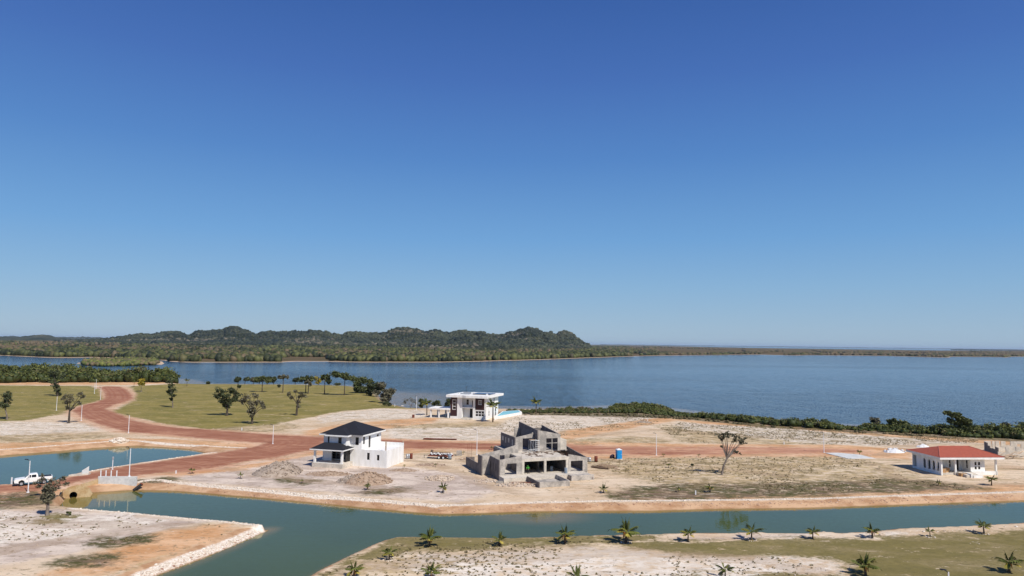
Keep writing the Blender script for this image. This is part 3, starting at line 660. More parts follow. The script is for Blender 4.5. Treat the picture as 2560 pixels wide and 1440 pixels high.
ys = np.concatenate([np.arange(2200, 3900, 18), np.arange(3900, 5700, 200), np.arange(5700, 7400, 60), np.arange(7400, 11000, 400), np.arange(11000, 13100, 120)])
XX, YY = fan(ys, 1100, 0.0, 0); u = np.linspace(-0.95, 0.14, 1100); XX = u[None, :] * ys[:, None]; YY = np.repeat(ys[:, None], 1100, 1)
x = XX.ravel(); y = YY.ravel(); z = hills(x, y)
F = grid_faces(*XX.shape); F = F[(z[F] > 1.0).any(1)]; used = np.unique(F); rem = np.full(len(z), -1); rem[used] = np.arange(len(used))
t = NT('wooded_hillside'); n1 = t.noise(0.006, 6, 0.65); n2 = t.noise(0.05, 5, 0.75, off=1)
c = t.mix(t.smooth(n1, 0.42, 0.62), (0.022, 0.030, 0.018), (0.100, 0.098, 0.064)); c = t.mix(t.smooth(n2, 0.45, 0.6), c, (0.022, 0.028, 0.012)); t.out(c, 1.0, 0.05)
t.bump(n2, 1.0, 8.0)
o = np_mesh('hills', np.stack([x[used], y[used], z[used] - 2.0], 1), rem[F], t.m, None, None, False); tag(o, kind='structure')
# canopy on the hills
n = 26000; xp = rng.uniform(60, 1480, n); D = rng.choice([2500, 2800, 3300], n, p=[.2, .3, .5]) + rng.normal(0, 150, n)
y = D / f_[1]; x = (xp - 1280) / FPX * D - y * R_[1]; z = hills(x, y); k = z > 9; x, y, z, D = x[k], y[k], z[k], D[k]
r = rng.uniform(3.5, 7.5, len(x)) * (1 + .6 * (rng.uniform(0, 1, len(x)) > .85)); nn = fbm(x * .01, y * .01, 3, 5)
dr = np.clip((fbm(x * .004, y * .006, 3, 15) - .5) * 4, 0, .8)
M['hillwood'] = leafmat('hill_forest_leaf', (0.010, 0.016, 0.010), (0.080, 0.088, 0.046), (0.14, 0.12, 0.085))
V, F, at = blobs(np.column_stack([x, y, z - 3]), np.stack([r, r, r * .85], 1), .3, np.clip(nn * 1.3 - .35 + rng.uniform(-.3, .45, len(x)), 0, 1) * .8, dr * rng.uniform(0, 1, len(x)))
tag(np_mesh('hill_forest', V, F, M['hillwood'], None, at), 'dark forest canopy covering the low hills across the lake', 'forest', None, 'stuff')
# mangrove plain along the far shore
sx = np.array([p[0] for p in shore_px], float); sy = np.array([p[1] for p in shore_px], float)
n = 42000; xp = rng.uniform(-60, 2620, n); yb = np.interp(xp, sx, sy)
yt = np.interp(xp, [-60, 1430, 1500, 1640, 1900, 2200, 2620], [856, 867, 866, 868, 874, 878, 880])
v = rng.beta(1.05, 1.1, n); yp = yb - 0.6 - v * (yb - yt)
Dp = np.array([G(a, b)[:2] for a, b in zip(xp, yp)]); x = Dp[:, 0]; y = Dp[:, 1]; s = sd_poly(x, y, FARL, 60.0)
gaps = fbm(xp * .012, yp * .14, 4, 41); right = np.clip((xp - 1450) / 250, 0, 1); shorey = np.clip(1 - v * 5, 0, 1)
k = (gaps > 0.37 + right * 0.10 - shorey * .1) & ~((xp > 700) & (xp < 820) & (v < 0.22)) & ((s > 3) | (np.abs(s) >= 60))
x, y, v, xp, right, gaps, s2 = x[k], y[k], v[k], xp[k], right[k], gaps[k], s[k]
r = rng.uniform(2.0, 4.2, len(x)) + y * 0.0011
hgt = r * rng.uniform(.8, 1.3, len(x)) * (1 - right * .45)
hgt = np.minimum(hgt, 8)
dr = np.clip(rng.uniform(-.5, .8, len(x)) + right * .8 + (fbm(xp * .01, v * 6, 3, 8) - .5) * 2.0 - (v < .3) * .25 - .1 + (xp < 300) * .35, 0, 1)
V, F, at = blobs(np.column_stack([x, y, hgt * .45]), np.stack([r, r, hgt], 1), .33, rng.uniform(0, 1, len(x)) ** 1.3, dr)
tag(np_mesh('mangrove_forest', V, F, M['forest'], None, at), 'low green and brown mangrove forest along the far shore of the lake', 'forest', None, 'stuff')
# islet
lo = isl.min(0); hi = isl.max(0); P = rng.uniform(lo, hi, (2600, 2)); s = sd_poly(P[:, 0], P[:, 1], isl, 60); P = P[s > 5]
r = rng.uniform(1.2, 3.0, len(P)); V, F, at = blobs(np.column_stack([P, r * .5 - .3]), np.stack([r, r, r * rng.uniform(.6, 1.2, len(P))], 1), .35, None, rng.uniform(0, .7, len(P)))
tag(np_mesh('islet_mangroves', V, F, M['mangrove'], None, at), 'mangrove thicket covering the small islet in the lake at left', 'mangroves', None, 'stuff')
# distant low coast beyond the lagoon
mb = MB(); px = np.linspace(1500, 2760, 80)
for a, b in zip(px[:-1], px[1:]):
    A = G(a, hor(a) + 1.25); B = G(b, hor(b) + 1.25); h = 22 + 10 * rng.uniform(); mb.prism([(A[0], A[1]), (B[0], B[1]), (B[0] * 1.03, B[1] * 1.03), (A[0] * 1.03, A[1] * 1.03)], WL - 1, h)
for a, b in zip(px[:-1], px[1:]):
    if a > 2370:
        A = G(a, hor(a) + 3.2); B = G(b, hor(b) + 3.2); h = 7 + 6 * rng.uniform(); mb.prism([(A[0], A[1]), (B[0], B[1]), (B[0] * 1.5, B[1] * 1.5), (A[0] * 1.5, A[1] * 1.5)], WL - 1, h)
tag(mb.build('distant_coast', simple('distant_woodland', (0.02, 0.025, 0.02), None, .01)), kind='structure')

# near mangrove belts
def belt(name, poly_px, n, rlo, rhi, hlo, hhi, per, size, label, mat='mangrove', core=True, drybias=0.0):
    P = W(poly_px); lo = P.min(0); hi = P.max(0); Q = rng.uniform(lo, hi, (n * 6, 2)); Q = Q[sd_poly(Q[:, 0], Q[:, 1], P, 30) > 0][:n]
    hh = hlo + (hhi - hlo) * np.clip(fbm(Q[:, 0] * .055, Q[:, 1] * .055, 3, 3) * 2.6 - .85, 0, 1) * rng.uniform(.4, 1, len(Q)) + rng.uniform(-.3, .3, len(Q)) * hlo
    r = rng.uniform(rlo, rhi, len(Q)); z0 = np.maximum(ground_z(Q[:, 0], Q[:, 1])[0], WL)
    C = np.column_stack([Q, z0 + hh - r * .6]); dr = np.clip(rng.uniform(-.7, .6, len(Q)) + drybias, 0, 1)
    V, F, at = leaves(C, np.stack([r, r, r * .75], 1), per, size, None, dr)
    k = len(V)
    C2 = np.column_stack([Q, z0 + hh * .38]); V2, F2, at2 = blobs(C2, np.stack([r * .8, r * .8, hh * .48], 1), .3, np.full(len(Q), .05), dr * .5)
    F2 = F2 + k; F2q = np.column_stack([F2, F2[:, 2]])
    me_v = np.vstack([V, V2]); A = {kk: np.concatenate([at[kk], at2[kk]]) for kk in at}
    o = bpy.data.objects.new(name, bpy.data.meshes.new(name)); sc.collection.objects.link(o)
    me = o.data; tot = np.concatenate([np.full(len(F), 4), np.full(len(F2), 3)]); lp = np.concatenate([F.ravel(), F2.ravel()])
    me.vertices.add(len(me_v)); me.vertices.foreach_set('co', me_v.astype(np.float32).ravel()); me.loops.add(len(lp)); me.loops.foreach_set('vertex_index', lp.astype(np.int32))
    me.polygons.add(len(tot)); me.polygons.foreach_set('loop_start', np.concatenate([[0], np.cumsum(tot)[:-1]]).astype(np.int32)); me.polygons.foreach_set('loop_total', tot.astype(np.int32))
    for kk, a in A.items(): me.attributes.new(kk, 'FLOAT', 'POINT').data.foreach_set('value', a.astype(np.float32))
    me.update(calc_edges=True); me.materials.append(M[mat]); tag(o, label, 'mangroves', None, 'stuff'); return o
belt('mangrove_thicket', [(-120,932),(0,933),(120,935),(250,940),(380,946),(435,952),(448,957),(330,956),(150,957),(-120,959)], 1500, 1.6, 4.4, 2.8, 9.0, 50, 0.6, 'dense mangrove thicket between the white sand track and the lake at far left')
belt('shoreline_mangroves', [(1520,1022),(1560,1016),(1640,1022),(1720,1034),(1775,1046),(1700,1044),(1600,1034),(1520,1034)], 420, 0.7, 1.8, 0.7, 2.7, 60, 0.28, 'mangrove shrubs on the lake shore behind the pale sandy plot')
belt('shoreline_mangroves', [(1262,1024),(1400,1026),(1530,1024),(1540,1034),(1480,1035),(1262,1032)], 260, 0.5, 1.3, 0.5, 1.9, 40, 0.22, 'low thin mangrove brush on the shore between the villa pool and the taller mangroves', drybias=.3)
belt('shoreline_mangroves', [(1715,1038),(1740,1041),(1900,1050),(2050,1060),(2250,1072),(2450,1084),(2700,1096),(2700,1106),(2450,1096),(2250,1083),(2050,1073),(1900,1062),(1760,1048)], 560, 0.6, 1.9, 0.6, 3.4, 56, 0.27, 'mangrove shrubs on the lake shore at right behind the peach sand strip')
belt('shoreline_mangroves', [(2140,1066),(2250,1071),(2450,1083),(2640,1092),(2640,1102),(2450,1094),(2250,1081),(2140,1074)], 330, 0.8, 2.0, 1.6, 4.4, 60, 0.25, 'taller ragged mangrove hedge on the shore behind the red-roofed villa')
belt('shore_scrub', [(1262,1034),(1480,1036),(1600,1036),(1740,1046),(1900,1064),(2050,1075),(2250,1085),(2450,1098),(2700,1108),(2700,1112),(2250,1089),(1900,1067),(1740,1051),(1500,1039),(1262,1038)], 700, 0.4, 0.9, 0.4, 0.9, 22, 0.16, 'brown brush fringe at the foot of the shoreline mangroves', 'scrub')

# ================================================================ buildings
def box_part(name, mat, parent, *bx):
    m = MB()
    for b in bx: m.box(*b)
    return m.build(name, mat, parent)
def window(parent, ax, p0, p1, q, z0, z1, outward, frame=None, cols=1, rows=1, fw=0.07, name='window', depth=0.08, glass=None):
    """window set in a wall opening: frame is the part, its panes the sub-part. q = outer wall plane, outward = -1/+1"""
    frame = frame or M['white']; m = MB(); g = MB()
    a, b = sorted((q - outward * 0.10, q - outward * (0.10 + depth)))
    def bx(mb_, u0, u1, w0, w1, c, d):
        if ax == 'a': mb_.box(u0, u1, c, d, w0, w1)
        else: mb_.box(c, d, u0, u1, w0, w1)
    bx(m, p0, p1, z0, z0 + fw, a, b); bx(m, p0, p1, z1 - fw, z1, a, b)
    bx(m, p0, p0 + fw, z0 + fw, z1 - fw, a, b); bx(m, p1 - fw, p1, z0 + fw, z1 - fw, a, b)
    for i in range(1, cols):
        c = p0 + (p1 - p0) * i / cols; bx(m, c - fw / 2, c + fw / 2, z0 + fw, z1 - fw, a, b)
    for i in range(1, rows):
        c = z0 + (z1 - z0) * i / rows; bx(m, p0 + fw, p1 - fw, c - fw / 2, c + fw / 2, a + 0.004, b - 0.004)
    bx(g, p0 + fw * .6, p1 - fw * .6, z0 + fw * .6, z1 - fw * .6, a + depth * .4, b - depth * .4)
    o = m.build(name, frame, parent); g.build('pane', glass or M['glass'], o); return o
def hip(mb, a0, a1, b0, b1, z, h, run=None):
    """hip roof over a rectangle, closed below"""
    w = a1 - a0; d = b1 - b0; r = run or min(w, d) / 2; n = len(mb.v)
    if w >= d: R1, R2 = (a0 + r, (b0 + b1) / 2, z + h), (a1 - r, (b0 + b1) / 2, z + h)
    else: R1, R2 = ((a0 + a1) / 2, b0 + r, z + h), ((a0 + a1) / 2, b1 - r, z + h)
    mb.v += [(a0, b0, z), (a1, b0, z), (a1, b1, z), (a0, b1, z), R1, R2]
    if w >= d: mb.f += [(n, n+1, n+5, n+4), (n+1, n+2, n+5), (n+2, n+3, n+4, n+5), (n+3, n, n+4)]
    else: mb.f += [(n, n+1, n+4), (n+1, n+2, n+5, n+4), (n+2, n+3, n+5), (n+3, n, n+4, n+5)]
    mb.f.append((n+3, n+2, n+1, n)); return mb

# ---- two-storey white house with black hip roof
O = G(966, 1170)
hs_ = empty('white_house', (O[0], O[1], 0), math.radians(-16), 'white two-storey house with a black hip roof and a lower black-roofed porch', 'house')
T = 0.2
m = MB()
# lower wing at right and right part of the tall block (one plaster body)
wall(m, 'a', -5.6, 0, 0, T, -0.4, 3.35, [(-4.35, -3.75, 1.35, 2.75), (-2.15, -1.6, 1.35, 2.45)])
wall(m, 'b', T, 7.8, -T, 0, -0.4, 3.35); wall(m, 'a', -5.6, 0, 7.8, 8.0, -0.4, 3.9)
m.box(-5.6, -T, T, 7.8, 3.05, 3.2)
# tall block
wall(m, 'a', -8.1, -5.6, 0, T, -0.4, 5.95, [(-7.0, -6.25, 4.15, 5.7)])
wall(m, 'b', T, 8.6, -5.6 - T, -5.6, 3.2, 5.95, [(0.6, 1.4, 4.25, 5.75), (3.0, 3.9, 3.25, 5.6), (6.6, 7.5, 5.05, 5.5)])
wall(m, 'b', -1.7, 0.6, -8.1 - T, -8.1, 3.4, 5.95)
wall(m, 'a', -11.9, -8.1 - T, -1.7, -1.7 + T, 3.4, 5.95, [(-9.95, -9.15, 4.5, 5.75)])
wall(m, 'a', -13.8, -11.9, -0.7, -0.7 + T, 0.9, 5.95, [(-12.85, -12.25, 4.4, 5.8)])
wall(m, 'b', -1.7 + T, -0.7, -11.9, -11.9 + T, 3.4, 5.95)
wall(m, 'b', -0.7 + T, 8.6, -13.8, -13.8 + T, -0.4, 5.95)
wall(m, 'a', -13.8 + T, -5.6 - T, 8.4, 8.6, -0.4, 5.95)
wall(m, 'a', -13.8 + T, -8.1, 0.6, 0.6 + T, 0.9, 3.4, [(-12.6, -8.9, 1.0, 3.2)])
m.box(-13.8 + T, -8.32, -0.4, 0.6, 3.25, 3.38)
m.build('walls', M['white'], hs_)
r = MB(); ov = 0.7; z = 5.97
r.prism([(-12.6, -2.4), (-7.4, -2.4), (-7.4, -0.7), (-4.9, -0.7), (-4.9, 9.3), (-14.5, 9.3), (-14.5, -1.4), (-12.6, -1.4)], z, z + 0.28)
fa = r.build('fascia', M['white'], hs_)
r = MB(); z += 0.284
hip(r, -14.5, -4.9, -1.0, 9.3, z, 2.15); 
n = len(r.v); r.v += [(-12.6, -2.4, z + .003), (-7.4, -2.4, z + .003), (-10.0, 0.1, z + 1.15), (-10.0, 3.4, z + 1.15), (-12.6, 3.2, z + .003), (-7.4, 3.2, z + .003)]
r.f += [(n, n+1, n+2), (n+1, n+5, n+3, n+2), (n+4, n, n+2, n+3)]
r.poly([(-4.9, -0.7, z + .001), (-4.9, -1.0, z), (-7.4, -1.0, z + .001)])
r.poly([(-12.6, -1.0, z), (-14.5, -1.0, z), (-14.5, -1.4, z + .001), (-12.6, -1.4, z + .001)])
r.build('roof', M['roofblack'], hs_)
for p in ((-7.0, -6.25, 4.15, 5.7, 0), (-9.95, -9.15, 4.5, 5.75, -1.7), (-12.85, -12.25, 4.4, 5.8, -0.7), (-4.35, -3.75, 1.35, 2.75, 0), (-2.15, -1.6, 1.35, 2.45, 0)):
    window(hs_, 'a', p[0], p[1], p[4], p[2], p[3], -1, M['dark'], 1, 1, 0.05)
window(hs_, 'b', 0.6, 1.4, -5.6, 4.25, 5.75, 1, M['dark'], 1, 1, 0.05); window(hs_, 'b', 6.6, 7.5, -5.6, 5.05, 5.5, 1, M['dark'], 1, 1, 0.05)
d = window(hs_, 'b', 3.0, 3.9, -5.6, 3.25, 5.6, 1, M['dark'], 1, 1, 0.08, 'door')
# porch
pc = MB(); pc.box(-14.3, -8.3, -4.0, 0.55, -0.5, 0.9); pc.box(-8.3, -7.5, -4.0, -0.01, -0.5, 0.9); pc.build('porch_base', M['concpale'], hs_)
for a_, b_ in ((-14.1, -3.8), (-8.05, -3.8), (-14.1, -0.4)): box_part('porch_post', M['white'], hs_, (a_, a_ + .38, b_, b_ + .38, 0.9, 3.42))
box_part('porch_kerb', M['white'], hs_, (-13.7, -8.07, -3.85, -3.7, 0.9, 1.0))
pc = MB(); pc.box(-14.7, -7.2, -4.4, -0.01, 3.42, 3.64); pc.build('porch_fascia', M['white'], hs_)
pc = MB(); hip(pc, -14.7, -7.2, -4.4, -0.012, 3.644, 1.05, 1.9); pc.build('porch_roof', M['roofblack'], hs_)
window(hs_, 'a', -12.6, -8.9, 0.6, 1.0, 3.2, -1, M['steel'], 4, 2, 0.06, 'porch_glazing')
box_part('porch_side_glazing', M['dark'], hs_, (-8.35, -8.15, -1.65, 0.55, 0.95, 3.3))  # plain dark box standing for the side glazing of the porch
box_part('wing_pillar', M['wood'], hs_, (-0.5, -0.3, 0.25, 0.45, 3.2, 5.2))
box_part('terrace_stub', M['wood'], hs_, (-0.2, 0.0, 7.8, 8.0, 3.9, 4.3))

# ---- raw concrete building
O = G(1247, 1200)
cb = empty('unfinished_concrete_house', (O[0], O[1], 0), math.radians(20), 'roofless grey concrete house under construction with a dark open ground floor', 'building')
def cwall(mat, *specs, name='walls'):
    m = MB()
    for s in specs: wall(m, *s)
    return m.build(name, mat, cb)
m = MB()   # left wing: stepped roofless room
m.prism([(0, 0), (T, 0), (T, 6.5), (0, 6.5)], -0.3, 3.55)
left = m.build('left_wing_side_wall', M['block'], cb)
for i, b in enumerate((1.6, 3.1, 4.7)):
    box_part('slit_window', M['dark'] if i < 2 else M['dark'], cb, (-0.012, 0.02, b, b + 0.35, 1.3, 2.6))
m = MB(); 
for a0, a1, z0, z1, h0, h1 in ((T, 1.15, 0, 0, 3.55, 3.72), (1.15, 3.45, 2.85, 0, 3.72, 4.02), (3.45, 4.55, 0, 0, 4.02, 4.2)):
    m.prism([(a0, 0), (a1, 0), (a1, T), (a0, T)], z0 if z0 else 0.6, [h0, h1, h1, h0])
m.box(1.15, 3.45, 0, T, 0.6, 0.85); m.build('left_wing_front_wall', M['conc'], cb)
m = MB()
for a0, a1, z0, h0, h1 in ((-1.6, 2.4, -0.2, 3.6, 4.35), (2.4, 3.4, -0.2, 2.5, 2.5), (3.4, 6.2, -0.2, 4.55, 5.3)):
    m.prism([(a0, 6.5), (a1, 6.5), (a1, 6.7), (a0, 6.7)], z0, [h0, h1, h1, h0])
m.prism([(2.4, 6.5), (3.4, 6.5), (3.4, 6.7), (2.4, 6.7)], 3.35, [4.35, 4.55, 4.55, 4.35]); m.build('sloped_rear_wall', M['conc'], cb)
m = MB(); wall(m, 'a', -1.6, 0, 5.4, 5.6, -0.3, 3.6); m.build('garden_wall_end', M['conc'], cb)
m = MB(); m.prism([(-1.8, 4.9), (-1.6, 4.9), (-1.6, 7.3), (-1.8, 7.3)], -0.3, 3.6); m.prism([(-1.8, 7.3), (-1.6, 7.3), (-1.6, 15.2), (-1.8, 15.2)], -0.3, 1.9)
m.box(-1.8, -0.0, 15.2, 15.4, -0.3, 1.8); m.build('garden_wall', M['block'], cb)
# central block
m = MB()
m.box(4.55, 14.0, 0, 0.35, 3.05, 3.62); m.box(4.55, 14.0, 0.35, 8.6, 3.3, 3.6); m.build('floor_slab', M['concpale'], cb)
for a in (4.55, 9.0, 13.5): box_part('column', M['concpale'], cb, (a, a + 0.45, 0.02, 0.42, 0.8, 3.05))
m = MB(); wall(m, 'b', 0.45, 17, 4.6, 4.8, 0.6, 3.3); wall(m, 'b', 0.45, 17, 13.75, 13.95, 0.6, 3.3); wall(m, 'a', 4.8, 13.75, 8.4, 8.6, 0.6, 3.3); wall(m, 'b', 3.4, 8.4, 9.1, 9.3, 0.6, 3.3)
m.build('ground_floor_walls', M['block'], cb)
m = MB(); m.box(4.8, 18.0, 8.6, 17.0, 3.3, 3.6); m.build('rear_floor_slab', M['conc'], cb)
# upper storey, left stub with windows
m = MB(); m.prism([(6.2, 8.6), (6.4, 8.6), (6.4, 17), (6.2, 17)], 0.6, 6.35); m.build('upper_left_wall', M['block'], cb)
for b, w in ((9.6, 0.5), (11.7, 0.8), (13.6, 0.5), (15.2, 0.9)): box_part('slit_window', M['concpale'], cb, (6.18, 6.23, b, b + w, 4.6 if w < .7 else 4.9, 5.75))
m = MB()
m.prism([(6.4, 8.6), (7.9, 8.6), (7.9, 8.8), (6.4, 8.8)], 3.6, [6.35, 6.6, 6.6, 6.35]); m.prism([(7.9, 8.6), (9.9, 8.6), (9.9, 8.8), (7.9, 8.8)], 6.1, [6.6, 7.0, 7.0, 6.6])
m.build('upper_front_wall', M['conc'], cb); m = MB(); m.box(9.9, 10.15, 8.55, 8.85, 3.6, 7.2); m.build('column', M['conc'], cb); m = MB()
wall(m, 'a', 6.4, 9.2, 16.8, 17.0, 3.6, 5.6); wall(m, 'a', 9.2, 10.4, 16.8, 17.0, 3.6, 7.2)
m.build('upper_rear_wall', M['conc'], cb)
m = MB(); m.prism([(10.4, 7.0), (10.62, 7.0), (10.62, 17.5), (10.4, 17.5)], 3.6, [7.8, 7.8, 8.4, 8.4]); m.build('tall_dividing_wall', M['block'], cb)
m = MB()
def slopewall(m, pieces, b0, b1):
    for a0, a1, z0, h0, h1 in pieces: m.prism([(a0, b0), (a1, b0), (a1, b1), (a0, b1)], z0, [h0, h1, h1, h0])
slopewall(m, [(10.62, 12.5, 3.6, 7.8, 7.45), (12.5, 15.0, 6.1, 7.45, 6.95), (15.0, 15.6, 3.6, 6.95, 6.8)], 7.4, 7.6)
m.box(13.7, 13.85, 7.42, 7.58, 3.6, 6.1); m.box(12.5, 15.0, 7.45, 7.55, 5.1, 5.2)
m.build('tall_front_wall', M['conc'], cb)
m = MB(); m.prism([(15.4, 7.6), (15.6, 7.6), (15.6, 17), (15.4, 17)], 3.6, [6.8, 6.8, 7.6, 7.6]); wall(m, 'a', 10.62, 15.4, 16.8, 17.0, 3.6, 7.0); m.build('tall_rear_walls', M['block'], cb)
m = MB(); m.prism([(15.6, 8.2), (17.3, 8.2), (17.3, 8.4), (15.6, 8.4)], 3.6, [6.2, 5.6, 5.6, 6.2]); m.build('pale_side_wall', M['concpale'], cb)
# right wing
m = MB(); slopewall(m, [(14.0, 14.5, 0.6, 4.05, 3.95), (14.5, 17.0, 2.75, 3.95, 3.45), (17.0, 18.0, 0.6, 3.45, 3.25)], 0.02, 0.22); m.build('right_wing_front_wall', M['conc'], cb)
m = MB(); m.prism([(17.8, 0.22), (18.0, 0.22), (18.0, 13), (17.8, 13)], 0.6, [3.3, 3.3, 4.4, 4.4]); wall(m, 'a', 14.0, 17.8, 12.8, 13.0, .6, 4.2); m.build('right_wing_side_wall', M['block'], cb)
# platform and front boxes
m = MB(); m.box(0.02, 18.2, 0.22, 8.4, -0.4, 0.6); m.box(0.0, 17.0, -2.8, 0.0, -0.4, 0.78); m.build('platform', M['concpale'], cb)
m = MB(); wall(m, 'b', -8.6, -2.8, 4.4, 4.6, -0.4, 0.95); m.build('planter_side_wall', M['block'], cb)
m = MB(); wall(m, 'a', 4.6, 10.3, -8.6, -8.4, -0.4, 0.95); wall(m, 'b', -8.4, -2.8, 10.1, 10.3, -0.4, 0.95); m.box(4.6, 10.1, -8.4, -2.8, -0.4, 0.25); m.build('front_planter', M['conc'], cb)
m = MB(); m.box(12.6, 16.8, -4.6, -2.82, -0.4, 0.85); m.box(12.4, 17.0, -4.8, -4.62, -0.4, 0.95); m.build('right_planter', M['conc'], cb)
# rebar
for a, c_ in ((-1.7, 14.8), (-1.2, 15.3), (-1.72, 13.6), (-0.6, 15.3), (-1.7, 12.2)): MB().tube([(a, c_, 1.8), (a, c_, 4.6)], 0.02, 4).build('rebar', M['rust'], cb)
for a, c_ in ((13.7, 0.2), (9.2, 0.2)): MB().tube([(a, c_, 3.6), (a, c_, 4.3)], 0.02, 4).build('rebar', M['rust'], cb)
m = MB()
for i in range(34):
    a = rng.uniform(6.6, 14.5); b = rng.uniform(1.0, 6.6); L = rng.uniform(.3, 1.6); an = rng.uniform(0, PI); dx, dy = math.cos(an) * L / 2, math.sin(an) * L / 2
    m.tube([(a - dx, b - dy, 3.68), (a + dx, b + dy, 3.72)], 0.06, 4)
tag(m.build('floor_debris', M['wooddark'], cb), kind='stuff')
# scaffold is a thing standing on the slab
def place_local(root, a, b, z):
    c, s = math.cos(root.rotation_euler[2]), math.sin(root.rotation_euler[2])
    return (root.location.x + a * c - b * s, root.location.y + a * s + b * c, z)
sf = empty('scaffold', place_local(cb, 8.7, 6.3, 3.6), math.radians(20), 'light metal scaffold tower with ladder rungs on the slab of the concrete house', 'scaffold')
m = MB()
for a in (0, 1.0, 1.9):
    for b in (0, 0.9): m.tube([(a, b, 0), (a, b, 2.4)], 0.035, 5)
for z in (0.5, 2.35):
    for b in (0, 0.9): m.tube([(0, b, z), (1.9, b, z)], 0.03, 5)
m.tube([(0, 0, 2.3), (1, 0, .4)], .025, 4); m.build('frame', M['steel'], sf)
m = MB()
for i in range(6): m.tube([(1.0, 0, .35 + i * .38), (1.9, 0, .35 + i * .38)], 0.03, 5)
m.build('rungs', M['steel'], sf)
box_part('deck_plank', M['wood'], sf, (-0.1, 1.0, 0.1, 0.8, 2.4, 2.46))

# ---- modern white house
O = G(1214, 1050)
mh = empty('modern_villa', (O[0], O[1], 0), math.radians(-17), 'modern white villa with flat overhanging roof, dark brown cladding panels and a carport', 'house')
T = 0.25
m = MB()
opn = [(-11.75, -10.35, 2.9, 6.2), (-8.3, -4.5, 0.5, 6.6)]
wall(m, 'a', -10.0, -3.7, 0, T, -0.3, 7.0, [(-8.3, -4.5, 0.4, 6.7)])
wall(m, 'a', -12.4, -10.0, 0.02, T, -0.3, 0.8); wall(m, 'a', -3.7, -0.0, 0.0, T, -0.3, 0.95); wall(m, 'a', -3.7, 0, 0.0, T, 2.85, 3.1); wall(m, 'a', -0.5, 0, 0.0, T, 0.95, 7.0, []); wall(m, 'a', -3.7, -3.62, 0, T, .95, 2.85)
wall(m, 'b', T, 13, -T, 0, -0.3, 7.0, [(5.6, 6.6, 4.6, 6.2), (8.0, 9.2, 4.4, 6.6), (3.0, 4.0, .9, 2.6), (7.2, 8.0, .4, 3.0), (9.6, 11.2, .4, 3.0)])
wall(m, 'b', T, 13, -12.4, -12.4 + T, -0.3, 7.0); wall(m, 'a', -12.4 + T, -T, 12.75, 13, -0.3, 7.0)
wall(m, 'a', -8.3, -4.5, 1.6, 1.8, 0.4, 6.9, [(-7.4, -6.5, 4.5, 6.3), (-5.4, -4.75, 3.95, 6.0), (-6.1, -4.9, 0.5, 3.3)])
wall(m, 'b', T, 1.6, -8.5, -8.3, 0.4, 6.9); wall(m, 'b', T, 1.6, -4.5, -4.3, 0.4, 6.9)
m.build('walls', M['white'], mh)
m = MB(); wall(m, 'a', -12.4, -10.0, 0.03, T, 0.8, 7.0, [(-11.75, -10.35, 2.9, 6.2)]); m.build('cladding_panel', M['brown'], mh)
m = MB(); wall(m, 'a', -3.62, -0.5, 0.03, T, 3.1, 7.0, [(-2.7, -1.4, 4.8, 6.3)]); m.build('cladding_panel', M['brown'], mh)
m = MB(); m.box(-8.3, -4.5, 0.0, 1.58, 3.55, 3.9); m.build('balcony', M['white'], mh)
m = MB(); m.box(-8.0, -4.5, -1.4, 1.55, -0.3, 0.4); m.box(-7.4, -4.6, -2.0, -1.4, -0.3, 0.2); m.build('entrance_steps', M['concpale'], mh)
m = MB(); m.prism([(-14.0, 2.4), (-13.6, -1.0), (-8.0, -1.0), (-6.4, -1.6), (0.9, -1.6), (1.3, 15.0), (-13.4, 14.4)], 7.0, 7.75); m.build('roof_slab', M['white'], mh)
m = MB(); m.box(-6.2, 0.2, 4.0, 9.5, 7.95, 8.05); sp_ = m.build('solar_panels', M['solar'], mh)
m = MB()
for a in (-6, -3, 0): m.box(a - .05, a + .05, 4.2, 9.3, 7.75, 7.95)
m.build('panel_rails', M['steel'], sp_)
box_part('rooftop_equipment', M['steel'], mh, (-10.2, -9.2, 3.2, 4.0, 7.75, 8.2), (-8.8, -8.0, 3.0, 4.2, 7.75, 8.05), (-7.8, -7.0, 3.4, 4.4, 7.75, 8.15), (-9.9, -7.1, 5.2, 5.5, 7.75, 8.4))
for q_ in ((-10.9, -10.4, 2.6, 3.1, 7.75, 8.3), (-1.0, -0.5, 3.0, 3.5, 7.75, 8.2), (-6.9, -6.3, 6.0, 6.6, 7.75, 8.4)): box_part('roof_vent', M['white'], mh, q_)
m = MB(); m.tube([(-9.8, 8.0, 7.75), (-9.8, 8.0, 10.2)], .05, 5); m.tube([(-10.4, 8, 9.9), (-9.2, 8, 10.1)], .04, 4); an = m.build('antenna_mast', M['black'], mh)
m = MB(); 
for i in range(3): m.tube([(-10.3 + i * .3, 7.6, 9.9 + i * .1), (-10.3 + i * .3, 8.4, 9.9 + i * .1)], .05, 4)
m.build('antenna_array', M['black'], an)
window(mh, 'a', -11.75, -10.35, 0.03, 2.9, 6.2, -1, None, 1, 3, 0.16); window(mh, 'a', -2.7, -1.4, 0.03, 4.8, 6.3, -1, None, 2, 1, 0.14)
window(mh, 'a', -3.62, -0.5, 0.0, 0.95, 2.85, -1, None, 3, 2, 0.16); window(mh, 'a', -7.4, -6.5, 1.6, 4.5, 6.3, -1, M['steel'], 1, 2, 0.07)
window(mh, 'a', -5.4, -4.75, 1.6, 3.95, 6.0, -1, M['dark'], 1, 1, 0.05, 'balcony_door')
window(mh, 'a', -6.1, -4.9, 1.6, 0.5, 3.3, -1, M['dark'], 2, 1, 0.08, 'front_door', glass=M['dark'])
for p in ((5.6, 6.6, 4.6, 6.2), (8.0, 9.2, 4.4, 6.6), (3.0, 4.0, .9, 2.6), (7.2, 8.0, .4, 3.0), (9.6, 11.2, .4, 3.0)): window(mh, 'b', p[0], p[1], 0, p[2], p[3], 1, None, 1, 2, 0.1)
